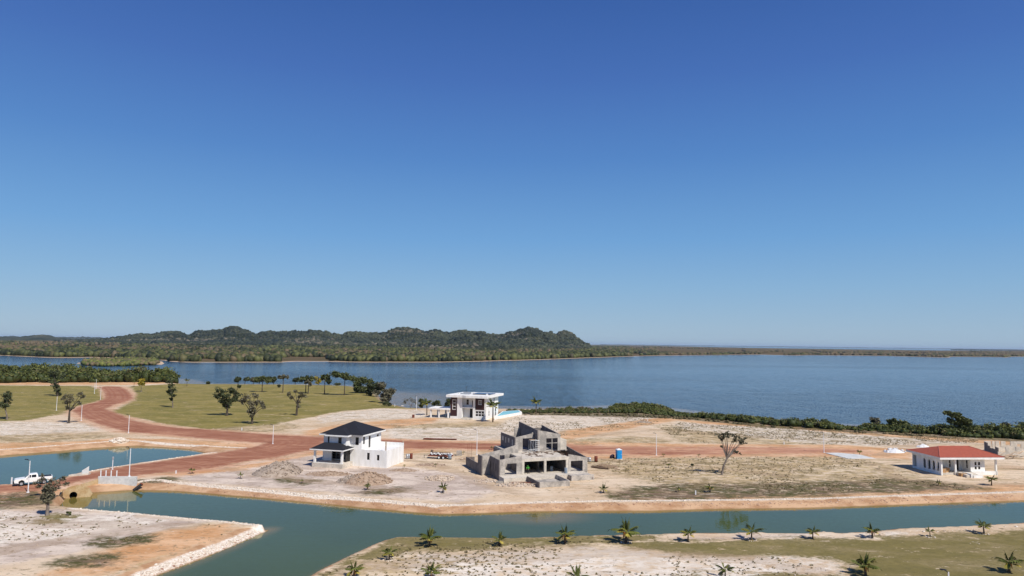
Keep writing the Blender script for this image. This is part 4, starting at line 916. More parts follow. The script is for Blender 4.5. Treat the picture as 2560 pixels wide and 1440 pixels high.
cp = MB(); cp.prism([(-19.9, -0.6), (-12.42, -0.6), (-12.42, 6.2), (-20.4, 6.2)], 2.75, 3.25); cp.build('carport_roof', M['white'], mh)
for a, b in ((-19.5, -0.3), (-16.6, -0.3), (-13.3, -0.3), (-19.5, 5.6), (-16.6, 5.6)): box_part('carport_post', M['white'], mh, (a, a + .45, b, b + .45, -0.2, 2.75))
box_part('carport_floor', M['concpale'], mh, (-20, -12.42, -0.6, 6.2, -0.3, 0.12))
# pool terrace
pl = empty('swimming_pool', G(1236, 1048.5), 0, 'raised white-walled swimming pool beside the modern villa', 'pool')
pp = [G(1236, 1049), G(1305, 1036.5), G(1298, 1031.8), G(1256, 1034.5)]; loc = [(p[0] - pl.location.x, p[1] - pl.location.y) for p in pp]
m = MB(); m.prism(loc, -0.3, 0.9); m.build('pool_wall', M['white'], pl)
cx_ = sum(p[0] for p in loc) / 4; cy_ = sum(p[1] for p in loc) / 4; inn = [(cx_ + (p[0] - cx_) * .88, cy_ + (p[1] - cy_) * .88) for p in loc]
m = MB(); m.prism(inn, 0.8, 0.912); m.build('pool_water', M['pool'], pl)

# ---- white villa with red roof
O = np.array([85.2, 139.0, 0])
rv = empty('red_roof_villa', O, math.radians(5), 'single-storey white villa with a red hip roof and arched side openings', 'house')
T = 0.25; D = 8.6; Wd = 12.6
def arch_wall(mb, ax, p0, p1, q0, q1, z0, z1, arches, half=0.42, sill=0.65, spring=2.05):
    """wall with pointed-round arched openings centred at arches"""
    ops = [(c - half, c + half, sill, spring) for c in arches]
    top = spring + half * 1.25
    wall(mb, ax, p0, p1, q0, q1, z0, spring, ops); wall(mb, ax, p0, p1, q0, q1, top, z1)
    e = [p0] + [v for c in arches for v in (c - half, c + half)] + [p1]
    for i in range(0, len(e), 2):
        if e[i+1] > e[i]: (mb.box(e[i], e[i+1], q0, q1, spring, top) if ax == 'a' else mb.box(q0, q1, e[i], e[i+1], spring, top))
    for c in arches:
        N = 8; cs = [(c - half * math.cos(PI * i / N), spring + half * 1.25 * math.sin(PI * i / N)) for i in range(N + 1)]
        for i in range(N):
            (x0, h0), (x1, h1) = cs[i], cs[i+1]; n = len(mb.v)
            P = [(x0, q0, h0), (x1, q0, h1), (x1, q0, top), (x0, q0, top), (x0, q1, h0), (x1, q1, h1), (x1, q1, top), (x0, q1, top)]
            if ax == 'b': P = [(q, p, z) for p, q, z in P]
            mb.v += P; mb.f += [(n, n+1, n+2, n+3), (n+4, n+7, n+6, n+5), (n, n+4, n+5, n+1), (n+3, n+2, n+6, n+7)]
m = MB()
arch_wall(m, 'b', 0.3, 7.3, 0, T, -0.4, 3.2, [1.0, 2.2, 3.5, 4.9])
wall(m, 'b', 7.3, D, 0, T, 2.75, 3.2); wall(m, 'b', 7.3, D, 0, T, -0.4, 0.45); wall(m, 'b', D - .2, D, 0, T, 0.45, 2.75)
arch_wall(m, 'a', T, 3.05, 3.0, 3.2, 0.4, 3.2, [0.85, 1.95], .40)
wall(m, 'a', 3.05, 6.6, 3.0, 3.2, 0.4, 3.2, [(3.9, 4.4, 1.0, 2.5), (5.35, 6.0, 0.5, 2.75)])
wall(m, 'b', 0.75, 3.2, 6.6, 6.6 + T, 0.4, 3.2, [(1.3, 1.9, 1.1, 2.7)])
wall(m, 'a', 6.6, 9.6, 0.5, 0.75, -0.4, 3.2, [(7.45, 7.9, 1.85, 2.5), (8.2, 8.65, 1.85, 2.5), (7.45, 7.9, 1.05, 1.65), (8.2, 8.65, 1.05, 1.65)])
wall(m, 'b', 0.75, D, 9.35, 9.6, 0.4, 3.2); wall(m, 'a', T, 9.35, D - T, D, -0.4, 3.2)
m.build('walls', M['white'], rv)
m = MB(); m.box(0.02, 6.6, 0.3, D - .3, -0.4, 0.4); m.box(9.6, 11.9, 0.3, D - .3, -0.4, 0.4); m.box(6.6, 9.6, .75, D - .3, -.4, .4); m.box(3.0, 6.55, -0.02, 0.3, -0.4, 0.55); m.build('porch_floor', M['concpale'], rv)
m = MB(); m.box(9.6, 11.95, 0.05, 0.28, -0.4, 0.75); m.box(6.4, 9.6, 0.05, 0.48, -0.4, 0.75); m.build('plinth', M['white'], rv)
for a, b in ((0.0, 0.0), (2.95, 0.02), (11.55, 0.05), (11.55, D - .4), (9.9, D - .4)): box_part('porch_column', M['white'], rv, (a, a + .3, b, b + .3, -0.4, 3.2))
m = MB(); m.box(-0.75, 12.85, -0.75, D + .9, 3.2, 3.62); m.build('fascia', M['white'], rv)
m = MB(); hip(m, -0.8, 12.9, -0.8, D + .95, 3.624, 1.45, 3.6)
rr = m.build('roof', M['roofred'], rv)
m = MB()
for p, q in (((-0.8, -0.8, 3.66), (2.8, (D + .15) / 2, 5.09)), ((12.9, -0.8, 3.66), (9.3, (D + .15) / 2, 5.09)), ((2.8, (D + .15) / 2, 5.09), (9.3, (D + .15) / 2, 5.09))): m.tube([p, q], 0.06, 5)
m.build('ridge_cap', M['ridge'], rr)
for p in ((7.45, 7.9, 1.85, 2.5), (8.2, 8.65, 1.85, 2.5), (7.45, 7.9, 1.05, 1.65), (8.2, 8.65, 1.05, 1.65)): window(rv, 'a', p[0], p[1], .5, p[2], p[3], -1, M['dark'], 1, 1, 0.04)
window(rv, 'a', 3.9, 4.4, 3.0, 1.0, 2.5, -1, M['white'], 1, 2, 0.06); window(rv, 'b', 1.3, 1.9, 6.6, 1.1, 2.7, -1, M['white'], 1, 2, 0.06)
box_part('door', M['dark'], rv, (5.35, 6.0, 3.08, 3.16, 0.4, 2.5), (5.35, 6.0, 3.08, 3.16, 2.58, 2.75))
m = MB(); m.prism([(3.4, -2.4), (6.3, -2.4), (6.6, 0.0), (3.2, 0.0)], -0.3, [0.5, 0.35, 0.6, 0.7]); m.build('entrance_ramp', M['concpale'], rv)
box_part('step_wall', M['white'], rv, (4.2, 4.5, -2.6, -0.3, -0.3, 0.75), (4.6, 6.6, -2.75, -2.45, -0.3, 0.45))
for i, (a, b, w, h) in enumerate(((0.45, 0.5, 0.9, 0.75), (1.5, 1.0, 1.0, .8))):
    p = place_local(rv, a, b, 0.4); bx = empty('crate', p, math.radians(5), ('tan crate on the red-roofed villa\'s porch, nearest the corner column', 'tan crate on the red-roofed villa\'s porch, further from the corner column')[i], 'crate', 'crates on the villa porch')
    box_part('panel', M['tan'], bx, (0, w, 0, .8, 0.06, h)); box_part('battens', M['wood'], bx, (-.03, w + .03, -.03, .83, 0, .06), (-.03, w + .03, -.03, .83, h, h + .05), (-.03, .05, -.03, .0, .06, h), (w - .05, w + .03, -.03, .0, .06, h))
p = place_local(rv, 2.95, -1.6, 0); p = (p[0], p[1], gz(p[0], p[1])); bx = empty('crate', p, math.radians(8), 'low tan wooden crate on the sand in front of the red-roofed villa', 'crate')
box_part('panel', M['tan'], bx, (0, 1.2, 0, .7, 0.05, .6)); box_part('battens', M['wood'], bx, (-.03, 1.23, -.03, .73, 0, .05), (-.03, 1.23, -.03, .73, .6, .64))

# ---- block ruin at the right edge
P0 = G(2495, 1143); P1 = G(2462, 1127.5) - P0; ru = empty('block_wall_ruin', P0, 0, 'roofless pale block walls with gaps beyond the red-roofed villa', 'building')
m = MB(); k_ = P1 / np.linalg.norm(P1[:2]); n_ = (k_[1] * .2, -k_[0] * .2)
f1, f2 = .28, .72
for t0, t1, h in ((0, .2, 2.15), (.2, .45, 1.5), (.45, .62, 1.35), (.62, .8, 1.7), (.8, 1, 2.25)):
    a = P1 * t0; b = P1 * t1; m.prism([(a[0], a[1]), (a[0] + n_[0], a[1] + n_[1]), (b[0] + n_[0], b[1] + n_[1]), (b[0], b[1])][::-1], -.2, [h, h, h, h])
m.build('side_wall', M['block'], ru)
m = MB(); bx_, by_ = P1[0], P1[1]
for a0, a1, z1 in ((0, 1.9, 1.3), (1.9, 2.6, 2.3), (2.6, 4.2, 1.5), (4.2, 5.2, 2.4), (5.2, 6.4, 1.2), (6.4, 8.5, 2.4)): m.box(a0, a1, -.1, .1, -.2, z1)
m.build('front_wall', M['concpale'], ru); m = MB(); wall(m, 'a', bx_, bx_ + 11, by_, by_ + .2, -.2, 2.3, [(bx_ + 1.6, bx_ + 1.9, .9, 2.4), (bx_ + 2.5, bx_ + 2.7, .6, 2.4), (bx_ + 3.6, bx_ + 4.1, 1.0, 2.4), (bx_ + 5.2, bx_ + 6.4, 1.4, 2.4), (bx_ + 8.0, bx_ + 9.0, .8, 1.7)])
m.build('rear_wall', M['concpale'], ru)
box_part('column', M['concpale'], ru, (4.6, 4.95, -2.8, -2.5, -.3, 2.1)); box_part('column', M['concpale'], ru, (6.0, 6.3, -2.0, -1.6, -.3, 2.2))
box_part('lintel', M['concpale'], ru, (1.4, 4.6, -2.8, -2.55, 1.0, 1.2))
lp = empty('lumber_pile', G(2497, 1146), 0, 'loose heap of grey and pale boards leaning by the block ruin', 'lumber')
m = MB()
for i in range(12):
    m = MB(); a = rng.uniform(0, 5); m.tube([(a - 2, rng.uniform(-1, 0.5), 0.1), (a + rng.uniform(1, 3), rng.uniform(-.5, 1.5), rng.uniform(.6, 1.6))], 0.07, 4); m.build('board', M['wood'], lp)
db = empty('plank_stack', G(2500, 1172), 0, 'low stack of pale planks on the sand right of the red-roofed villa', 'lumber')
m = MB()
for i in range(7): MB().tube([(i * .3, 0.5 + i * .1, .1 + .05 * i), (5 + i * .3, -.6 + i * .12, .15 + .05 * i)], 0.09, 4).build('plank', M['wood'], db)
# ---- culvert
A = G(244, 1211, -0.1); B = G(340, 1212, -0.1); L = math.hypot(*(B - A)[:2]); an = math.atan2(B[1] - A[1], B[0] - A[0])
cw = empty('culvert_wall', (A[0], A[1], 0), an, 'whitewashed concrete retaining wall between the red road and the canal', 'wall')
m = MB(); m.box(0, L, 0, .35, -.9, 1.25); m.build('wall', M['concwhite'], cw)
for i, px in enumerate((249, 262, 275, 289)):
    a = (px - 244) / 96 * L; q = (A[0] + a * math.cos(an) - .17 * math.sin(an), A[1] + a * math.sin(an) + .17 * math.cos(an))
    po = empty('bollard', (q[0], q[1], 1.25), 0, ('white bollard on the culvert wall, farthest from the light pole', 'white bollard on the culvert wall, second from its left end', 'white bollard on the culvert wall, third from its left end', 'white bollard on the culvert wall, nearest the light pole')[i], 'bollard', 'bollards on the culvert wall')
    m = MB(); m.tube([(0, 0, 0), (0, 0, .95)], .09, 8); m.build('post', M['pole'], po); m = MB(); m.tube([(0, 0, .95), (0, 0, 1.0)], [.09, .04], 8); m.build('cap', M['pole'], po)
hw = empty('culvert_headwall', G(183, 1245, WL), math.radians(24), 'sandy concrete headwall with a round black pipe mouth at the canal end', 'culvert')
m = MB()
N = 14; rp = .55; cz = .45
outer = [(-1.6, -.6), (1.5, -.6), (3.2, -.5), (1.9, 1.75), (0.2, 2.0), (-1.3, 1.55)]
ring = [(rp * math.cos(2 * PI * i / N), cz + rp * math.sin(2 * PI * i / N)) for i in range(N)]
def ray_out(ang):
    best = None
    for i in range(len(outer)):
        (x0, z0), (x1, z1) = outer[i], outer[(i + 1) % len(outer)]; dx, dz = math.cos(ang), math.sin(ang); ex, ez = x1 - x0, z1 - z0
        den = dx * ez - dz * ex
        if abs(den) < 1e-9: continue
        tt = ((x0) * ez - (z0 - cz) * ex) / den; uu = ((x0) * dz - (z0 - cz) * dx) / den
        if tt > 0 and -1e-6 <= uu <= 1 + 1e-6 and (best is None or tt < best): best = tt
    return (best * math.cos(ang), cz + best * math.sin(ang))
oo = [ray_out(2 * PI * i / N) for i in range(N)]
for i in range(N):
    j = (i + 1) % N; a, b, c_, d_ = ring[i], ring[j], oo[j], oo[i]
    m.poly([(a[0], 0, a[1]), (d_[0], 0, d_[1]), (c_[0], 0, c_[1]), (b[0], 0, b[1])]); m.poly([(a[0], .35, a[1]), (b[0], .35, b[1]), (c_[0], .35, c_[1]), (d_[0], .35, d_[1])])
    m.poly([(d_[0], 0, d_[1]), (d_[0], .35, d_[1]), (c_[0], .35, c_[1]), (c_[0], 0, c_[1])])
m.build('headwall', M['sandwall'], hw)
m = MB(); n0 = 0
for i in range(N):
    j = (i + 1) % N; a, b = ring[i], ring[j]; m.poly([(a[0], -.05, a[1]), (a[0], 3, a[1]), (b[0], 3, b[1]), (b[0], -.05, b[1])])
m.poly([(a[0], 3, a[1]) for a in ring]); m.build('pipe', M['black'], hw)
m = MB(); m.prism([(-1.9, -1.6), (-1.7, -1.6), (-1.5, .4), (-1.75, .4)], -.6, [.5, .5, 1.4, 1.4]); m.build('wing_wall', M['sandwall'], hw)
ob = empty('clay_bank_wall', G(200, 1220, -.1), 0.0, 'orange clay-stained retaining wall between the pipe headwall and the white wall', 'wall')
m = MB(); e_ = G(243.5, 1212, -.1) - G(200, 1220, -.1); m.prism([(0, 0), (e_[0], e_[1]), (e_[0] - .2, e_[1] + .8), (-.4, 1.0)], -.9, [.55, .95, .9, .5]); m.build('wall', M['sandwall'], ob)
dp = empty('drain_pipe', G(333, 1228, WL), 0, 'dark half-sunk drain pipe sloping into the canal right of the white wall', 'pipe')
m = MB(); m.tube([(0, 0, .1), (.9, .9, 1.0)], .24, 10); m.build('barrel', M['black'], dp); m = MB(); m.tube([(.86, .86, .96), (.96, .96, 1.06)], .29, 10); m.build('collar', M['rust'], dp)
sg = empty('leaning_slab', G(213, 1187), math.radians(35), 'upright pale concrete slab leaning at the pond edge beside the red road', 'slab')
m = MB(); m.prism([(-.55, 0), (.55, 0), (.55, .15), (-.55, .15)], -.2, [.8, 1.5, 1.5, .8]); m.build('slab', M['concwhite'], sg); m = MB(); m.prism([(-2.6, -.2), (.4, -.6), (.9, .2), (-2.0, .5)], -.2, .25); m.build('footing', M['concpale'], sg)

# ----------------------------------------------------------- small machines
def pole(px, py, top, label, z=None, arm=True):
    p = G(px, py) if z is None else G(px, py, z)
    zb = gz(p[0], p[1]) if z is None else z
    lo, hi = 0, 30
    for _ in range(40):
        mid = (lo + hi) / 2
        if proj((p[0], p[1], mid))[1] > top: lo = mid
        else: hi = mid
    h = lo - zb; o = empty('light_pole', (p[0], p[1], zb), 0, label, 'light pole', 'white solar light poles')
    m = MB(); m.tube([(0, 0, 0.1), (0, 0, h)], [.085, .06], 8); m.build('mast', M['pole'], o)
    m = MB(); m.tube([(0, 0, -.3), (0, 0, .1)], .22, 10); m.build('footing', M['pole'], o)
    m = MB(); m.tube([(0, 0, h - .05), (-.45, -.1, h + .22)], .035, 6); a_ = m.build('arm', M['black'], o)
    m = MB(); m.prism([(-.75, -.22), (-.25, -.22), (-.25, .06), (-.75, .06)], h + .2, [h + .3, h + .24, h + .24, h + .3]); m.build('solar_lamp', M['black'], o)
    return o
pole(70, 1231, 1152, 'white light pole beside the white pickup truck'); pole(323, 1191, 1121, 'tall white light pole standing on the culvert wall', 1.25)
pole(321, 1083, 1038, 'white light pole below the red road bend, above the upper pond'); pole(682, 1110, 1063, 'white light pole at the red road junction left of the black-roofed house')
pole(1192, 1137, 1076, 'white light pole just left of the concrete building site'); pole(1641, 1138, 1085, 'white light pole right of the blue portable toilet')
pole(2060, 1132, 1083, 'white light pole at the end of the red road, near the white concrete strip'); pole(203, 1052, 1012, 'white light pole on the left verge of the red road bend')
pole(141, 1026, 991, 'white light pole behind the two-lobed tree at far left'); pole(251, 999, 969, 'nearer light pole beside the mouth of the red road turning circle')
pole(236, 984, 957, 'white light pole left of the turning circle, shorter of the far pair'); pole(240, 972, 948, 'farthest light pole, behind the turning circle')
pole(1041, 1025, 991, 'thin white light pole near the small beach left of the modern villa')
bp = G(2376, 1568); o = pole(2376, 1568, 1430, 'black lamp head of a pole rising from below the grassy foreground at right')
lt = empty('lantern_post', G(281, 1174), 0, 'short pale blue lantern post on the far side of the red road by the pond', 'lantern')
m = MB(); m.tube([(0, 0, 0), (0, 0, 1.9)], .07, 8); m.build('post', M['pole'], lt); m = MB(); m.tube([(0, 0, 1.9), (0, 0, 2.0), (0, 0, 2.35), (0, 0, 2.45)], [.08, .17, .17, .05], 8); m.build('lantern_head', M['steel'], lt)
m = MB(); m.tube([(0, 0, -.2), (0, 0, .08)], .22, 8); m.build('footing', M['pole'], lt)
for px, py, h, lb in ((29, 1209, 1.15, 'white marker post by the pond left of the pickup truck'), (46, 1207, 1.25, 'white marker post behind the pickup truck bonnet'), (604.5, 1076, .75, 'white marker post on the lawn edge near the grey tree'),
    (987, 1016, .8, 'white marker post at the lawn edge by the beach'), (1739, 1237, .6, 'white marker post in dark scrub by the canal'), (440, 1184, .5, 'white marker post on the sand below the red road'), (1960, 1110, .6, 'white marker post on the far sandy plot'), (1619, 1052, .5, 'white marker post near the lake scrub')):
    p = G(px, py); o = empty('marker_post', (p[0], p[1], gz(p[0], p[1])), 0, lb, 'post', 'white marker posts')
    box_part('post', M['pole'], o, (-.09, .09, -.09, .09, -.1, h)); box_part('cap', M['white'], o, (-.1, .1, -.1, .1, h, h + .05))

# pickup truck, nose to the left and slightly towards us
tp = G(82, 1211); tk = empty('pickup_truck', (tp[0], tp[1], 0.05), math.radians(180 + 36), 'white double-cab pickup truck parked on the red dirt road at far left', 'pickup truck')
def profile_body(pts_side, half, mat, name, parent, taper=0.0):
    m = MB(); n = len(pts_side); z0 = min(p[1] for p in pts_side); zr = max(p[1] for p in pts_side) - z0
    for s in (-1, 1): m.v += [(x, s * (half - taper * (z - z0) / zr), z) for x, z in pts_side]
    m.f.append(tuple(range(n))); m.f.append(tuple(range(2 * n - 1, n - 1, -1)))
    for i in range(n): j = (i + 1) % n; m.f.append((i, n + i, n + j, j))
    o = m.build(name, mat, parent); bv = o.modifiers.new('bevel', 'BEVEL'); bv.width = .05; bv.segments = 2; return o
# x forward is +x
body = profile_body([(-2.7, .55), (-2.0, .5), (-1.95, .8), (-1.6, 1.0), (-1.2, .8), (-1.1, .5), (1.15, .5), (1.25, .8), (1.6, 1.0), (2.0, .8), (2.1, .5), (2.62, .55), (2.68, .95), (2.45, 1.12), (1.2, 1.22), (-.62, 1.22), (-.62, 1.25), (-2.7, 1.25)], .92, M['carpaint'], 'body', tk)
cab = profile_body([(-.62, 1.2), (1.25, 1.2), (.55, 1.80), (-.45, 1.84), (-.62, 1.7)], .86, M['carpaint'], 'cab', tk, .14)
gl = MB(); gl.poly([(1.17, -.72, 1.27), (1.17, .72, 1.27), (.62, .66, 1.755), (.62, -.66, 1.755)]); 
for v in range(4): gl.v[v] = (gl.v[v][0] + .03, gl.v[v][1], gl.v[v][2] + .02)
gl.build('windscreen', M['glass'], cab)
for s in (-1, 1):
    g = MB(); g.poly([(.95, s * .865, 1.27), (.35, s * .865, 1.27), (.35, s * .79, 1.72), (.50, s * .79, 1.72)]); g.build('side_window', M['glass'], cab)
    g = MB(); g.poly([(.25, s * .865, 1.27), (-.42, s * .865, 1.27), (-.38, s * .79, 1.72), (.25, s * .79, 1.72)]); g.build('side_window', M['glass'], cab)
    box_part('headlight', M['lamp'], tk, (2.5, 2.70, s * .72 - .16, s * .72 + .16, .84, 1.0)); box_part('mirror', M['carpaint'], tk, (.8, .95, s * 1.0 - .09, s * 1.0 + .09, 1.22, 1.4))
box_part('grille', M['black'], tk, (2.6, 2.72, -.54, .54, .72, 1.0)); box_part('bumper', M['black'], tk, (2.55, 2.80, -.9, .9, .42, .66))
box_part('cargo_bed', M['black'], tk, (-2.6, -.72, -.8, .8, 1.22, 1.262)); box_part('taillight', M['rust'], tk, (-2.73, -2.68, -.9, -.75, .85, 1.15), (-2.73, -2.68, .75, .9, .85, 1.15))
for x in (-1.55, 1.63):
    for s in (-1, 1):
        m = MB(); m.tube([(x, s * .70, .38), (x, s * .94, .38)], .38, 16); wh = m.build('wheel', M['tyre'], tk); m = MB(); m.tube([(x, s * .90, .38), (x, s * .955, .38)], .22, 10); m.build('rim', M['steel'], wh)
# portable toilet
p = G(1547, 1147); pt = empty('portable_toilet', (p[0], p[1], gz(p[0], p[1])), math.radians(12), 'bright blue portable toilet with a white roof beside the red road', 'portable toilet')
box_part('cabin', M['blue'], pt, (-.55, .55, -.55, .55, .1, 2.0)); box_part('skid', M['roofwhite'], pt, (-.6, .6, -.6, .6, 0, .1))
m = MB(); m.prism([(-.6, -.6), (.6, -.6), (.6, .6), (-.6, .6)], 2.0, 2.08); m.v += []; m.build('roof_rim', M['roofwhite'], pt)
m = MB(); hip(m, -.56, .56, -.56, .56, 2.084, .2, .35); m.build('roof', M['roofwhite'], pt)
dr = box_part('door', M['blue'], pt, (-.42, .42, -.59, -.552, .2, 1.9)); box_part('handle', M['roofwhite'], dr, (.3, .36, -.62, -.59, 1.0, 1.15))
for i in range(3): box_part('door_rib', M['blue'], dr, (-.3, .25, -.605, -.59, .4 + i * .5, .75 + i * .5))
# drums
def drum(px, py, mat, label, h=.95, r=.31, z=None, grp='drums on the building sites'):
    p = G(px, py) if z is None else G(px, py, z); zb = gz(p[0], p[1]) if z is None else z
    o = empty('drum', (p[0], p[1], zb), rng.uniform(0, 1), label, 'drum', grp)
    m = MB(); m.tube([(0, 0, 0), (0, 0, .3 * h), (0, 0, .33 * h), (0, 0, .36 * h), (0, 0, .64 * h), (0, 0, .67 * h), (0, 0, .70 * h), (0, 0, h)], [r, r, r * 1.07, r, r, r * 1.07, r, r], 14); m.build('shell', mat, o, True)
    m = MB(); m.tube([(0, 0, h), (0, 0, h + .02)], [r * 1.05, r * .95], 14); m.build('lid', mat, o)
drum(1490, 1155, M['rust'], 'tall rusty red-brown drum on the sand right of the concrete building', 1.15, .36)
drum(1466, 1154, M['barrelgrey'], 'dark grey drum by the right wing of the concrete building, left of a pair'); drum(1474, 1155, M['steel'], 'light grey drum by the right wing of the concrete building, right of a pair')
drum(1018, 1147, M['steel'], 'grey drum beside the right wall of the black-roofed house', 1.0, .24); drum(1022.5, 1147, M['steel'], 'slim silver drum between the grey drum and the rusty drum', 1.0, .2)
drum(1028, 1147, M['rust'], 'rusty orange drum beside the black-roofed house', 1.1, .3); drum(1124.5, 1148.5, M['barrelgrey'], 'blue-grey drum at the tail of the loaded trailer', 1.0, .38)
pq = place_local(cb, 12.9, -1.2, .78); 
o = empty('drum', pq, 0, 'grey drum standing on the concrete platform under the right column', 'drum', 'drums on the building sites')
m = MB(); m.tube([(0, 0, 0), (0, 0, .32), (0, 0, .34), (0, 0, .64), (0, 0, .66), (0, 0, .95)], [.3, .3, .32, .32, .3, .3], 14); m.build('shell', M['barrelgrey'], o); m = MB(); m.tube([(0, 0, .95), (0, 0, .98)], .28, 12); m.build('lid', M['steel'], o)
pq = place_local(cb, 11.6, 2.6, .6); o = empty('drum', pq, 0, 'dull drum in the shade inside the open ground floor', 'drum', 'drums on the building sites')
m = MB(); m.tube([(0, 0, 0), (0, 0, .9)], .3, 12); m.build('shell', M['barrelgrey'], o); m = MB(); m.tube([(0, 0, .9), (0, 0, .93)], .28, 12); m.build('lid', M['black'], o)
p = G(1893 / 4 + 560, 1044); o = empty('drum', (p[0], p[1], gz(p[0], p[1])), 0, 'lone rusty drum on the sand left of the modern villa carport', 'drum'); m = MB(); m.tube([(0, 0, 0), (0, 0, .5), (0, 0, 1.0)], [.4, .42, .4], 12); m.build('shell', M['rust'], o); m = MB(); m.tube([(0, 0, 1.0), (0, 0, 1.03)], .38, 12); m.build('lid', M['rust'], o)
# trailer with load
p = G(1102, 1146); tr = empty('trailer', (p[0], p[1], 0.0), math.radians(-10), 'flat twin-axle trailer loaded with white sacks and boards', 'trailer')
box_part('deck', M['rust'], tr, (-2.6, 2.6, -.95, .95, .55, .72)); m = MB(); m.tube([(-2.6, 0, .6), (-3.9, 0, .55)], .06, 6); m.tube([(-3.7, 0, .55), (-3.7, 0, 0)], .04, 5); m.build('drawbar', M['black'], tr)
for x in (-.1, .85):
    for s in (-1, 1):
        m = MB(); m.tube([(x, s * 1.0, .36), (x, s * 1.2, .36)], .36, 14); wh = m.build('wheel', M['tyre'], tr); m = MB(); m.tube([(x, s * 1.16, .36), (x, s * 1.22, .36)], .2, 10); m.build('rim', M['roofwhite'], wh)
n = 40; C = np.column_stack([rng.uniform(-2.1, 2.3, n), rng.uniform(-.7, .7, n), .85 + rng.uniform(0, .3, n)]); V, F, at = blobs(C, np.stack([rng.uniform(.2, .4, n), rng.uniform(.2, .35, n), rng.uniform(.12, .2, n)], 1), .2)
o = empty('sack_heap', (tr.location.x, tr.location.y, 0), math.radians(-10), 'heap of white sacks and scraps lying on the trailer', 'sacks'); np_mesh('sacks', V, F, M['tarp'], o, at)
m = MB()
for i in range(8): m.tube([(-2.2 + i * .25, rng.uniform(-.7, .7), 1.15), (rng.uniform(0, 2.5), rng.uniform(-.7, .7), 1.25)], .05, 4)
m.tube([(-2.1, .1, .75), (-2.0, .1, 1.7)], .3, 8); m.build('scrap_boards', M['wooddark'], o)
def heap(px, py, w, d, h, mat, label, cat, n=120, jit=.25, size=(.12, .4), name='rubble_pile', body=None):
    p = G(px, py); o = empty(name, (p[0], p[1], gz(p[0], p[1]) - .05), 0, label, cat)
    N = 26; gx, gy = np.meshgrid(np.linspace(-1, 1, N), np.linspace(-1, 1, N)); r = np.hypot(gx, gy)
    sd = float(px * 13 + py); z = np.clip(1 - r, 0, 1) ** .85 * h * (.75 + .6 * fbm(gx * 2.2 + sd, gy * 2.2 + sd, 4)) + (fbm(gx * 7 + sd, gy * 7, 3) - .5) * .3 * h * np.clip(1 - r, 0, 1) ** .4 - np.clip(r - .97, 0, 1) * 2
    np_mesh('mound', np.stack([(gx * w).ravel(), (gy * d).ravel(), z.ravel() - .02], 1), grid_faces(N, N), body or mat, o, None, True)
    a = rng.uniform(0, 2 * PI, n); rr_ = rng.uniform(0, 1, n) ** .6; X_ = np.cos(a) * rr_; Y_ = np.sin(a) * rr_; i = np.clip(((X_ + 1) / 2 * (N - 1)).astype(int), 0, N - 1); j = np.clip(((Y_ + 1) / 2 * (N - 1)).astype(int), 0, N - 1)
    s = rng.uniform(*size, n); V, F, at = blobs(np.column_stack([X_ * w, Y_ * d, z[j, i] + s * .2]), np.stack([s, s * .8, s * .6], 1), jit)
    tag(np_mesh('loose_rocks', V, F, mat, o, at), kind='stuff'); return o
M['dirt'] = concrete_mat('dug_earth', (0.43, 0.325, 0.24), (0.29, 0.20, 0.14), 1.4)
M['greydirt'] = concrete_mat('grey_dug_earth', (0.41, 0.34, 0.275), (0.26, 0.20, 0.155), 1.6)
heap(693, 1182, 4.6, 5.0, 2.3, M['greydirt'], 'largest grey-brown mound of dug earth, left in front of the black-roofed house', 'dirt mound', 260, .3, (.08, .3), 'earth_mound')
heap(918, 1204, 4.6, 4.2, 1.7, M['dirt'], 'brown rubble mound in front of the black-roofed house, by a small palm', 'dirt mound', 260, .3, (.08, .3), 'earth_mound')
heap(882, 1203, 3.0, 3.0, 1.0, M['greydirt'], 'low grey mound of dug earth left of the brown rubble mound', 'dirt mound', 160, .3, (.08, .25), 'earth_mound')
heap(820, 1186, 4.5, 2.2, .5, M['dirt'], 'long low ridge of reddish earth in front of the porch', 'dirt mound', 140, .3, (.06, .2), 'earth_mound')
heap(1010, 1176, 3.2, 1.6, .35, M['dirt'], 'flat reddish earth spill right of the white wing wall', 'dirt mound', 60, .3, (.06, .15), 'earth_mound')
heap(1078, 1163, 3.6, 1.6, .4, M['dirt'], 'low earth ridge with a small drooping palm behind it', 'dirt mound', 60, .3, (.06, .15), 'earth_mound')
heap(1100, 1196, 3.0, 2.6, .55, M['rubble'], 'pale heap of rubble and broken blocks on the sand between the two houses', 'rubble pile', 150, .3, (.1, .32))
heap(1292, 1214, 3.9, 1.5, .45, M['rubble'], 'scattered pale rubble below the concrete platform', 'rubble pile', 130, .3, (.1, .3)); heap(1215, 1203, 2.4, 1.4, .3, M['rubble'], 'small rubble spill at the left wing of the concrete building', 'rubble pile', 70, .3, (.1, .28))
heap(2236, 1131, 2.6, 1.6, 1.0, M['tarp'], 'white tarpaulin-covered heap left of the red-roofed villa', 'covered heap', 10, .2, (.2, .5), 'tarp_heap'); heap(2308, 1118, 1.8, 1.0, .8, M['tarp'], 'small white heap just behind the red roof', 'covered heap', 8, .2, (.1, .3), 'tarp_heap')
heap(297, 1104, 2.4, 1.6, .8, M['rock'], 'white stone heap at the corner of the upper pond', 'stone heap', 160, .25, (.15, .45), 'stone_heap'); heap(1608, 1056, 2.8, 1.5, .6, M['greydirt'], 'dark earth heap on the far sandy plot', 'dirt mound', 50, .3, (.1, .3), 'earth_mound')
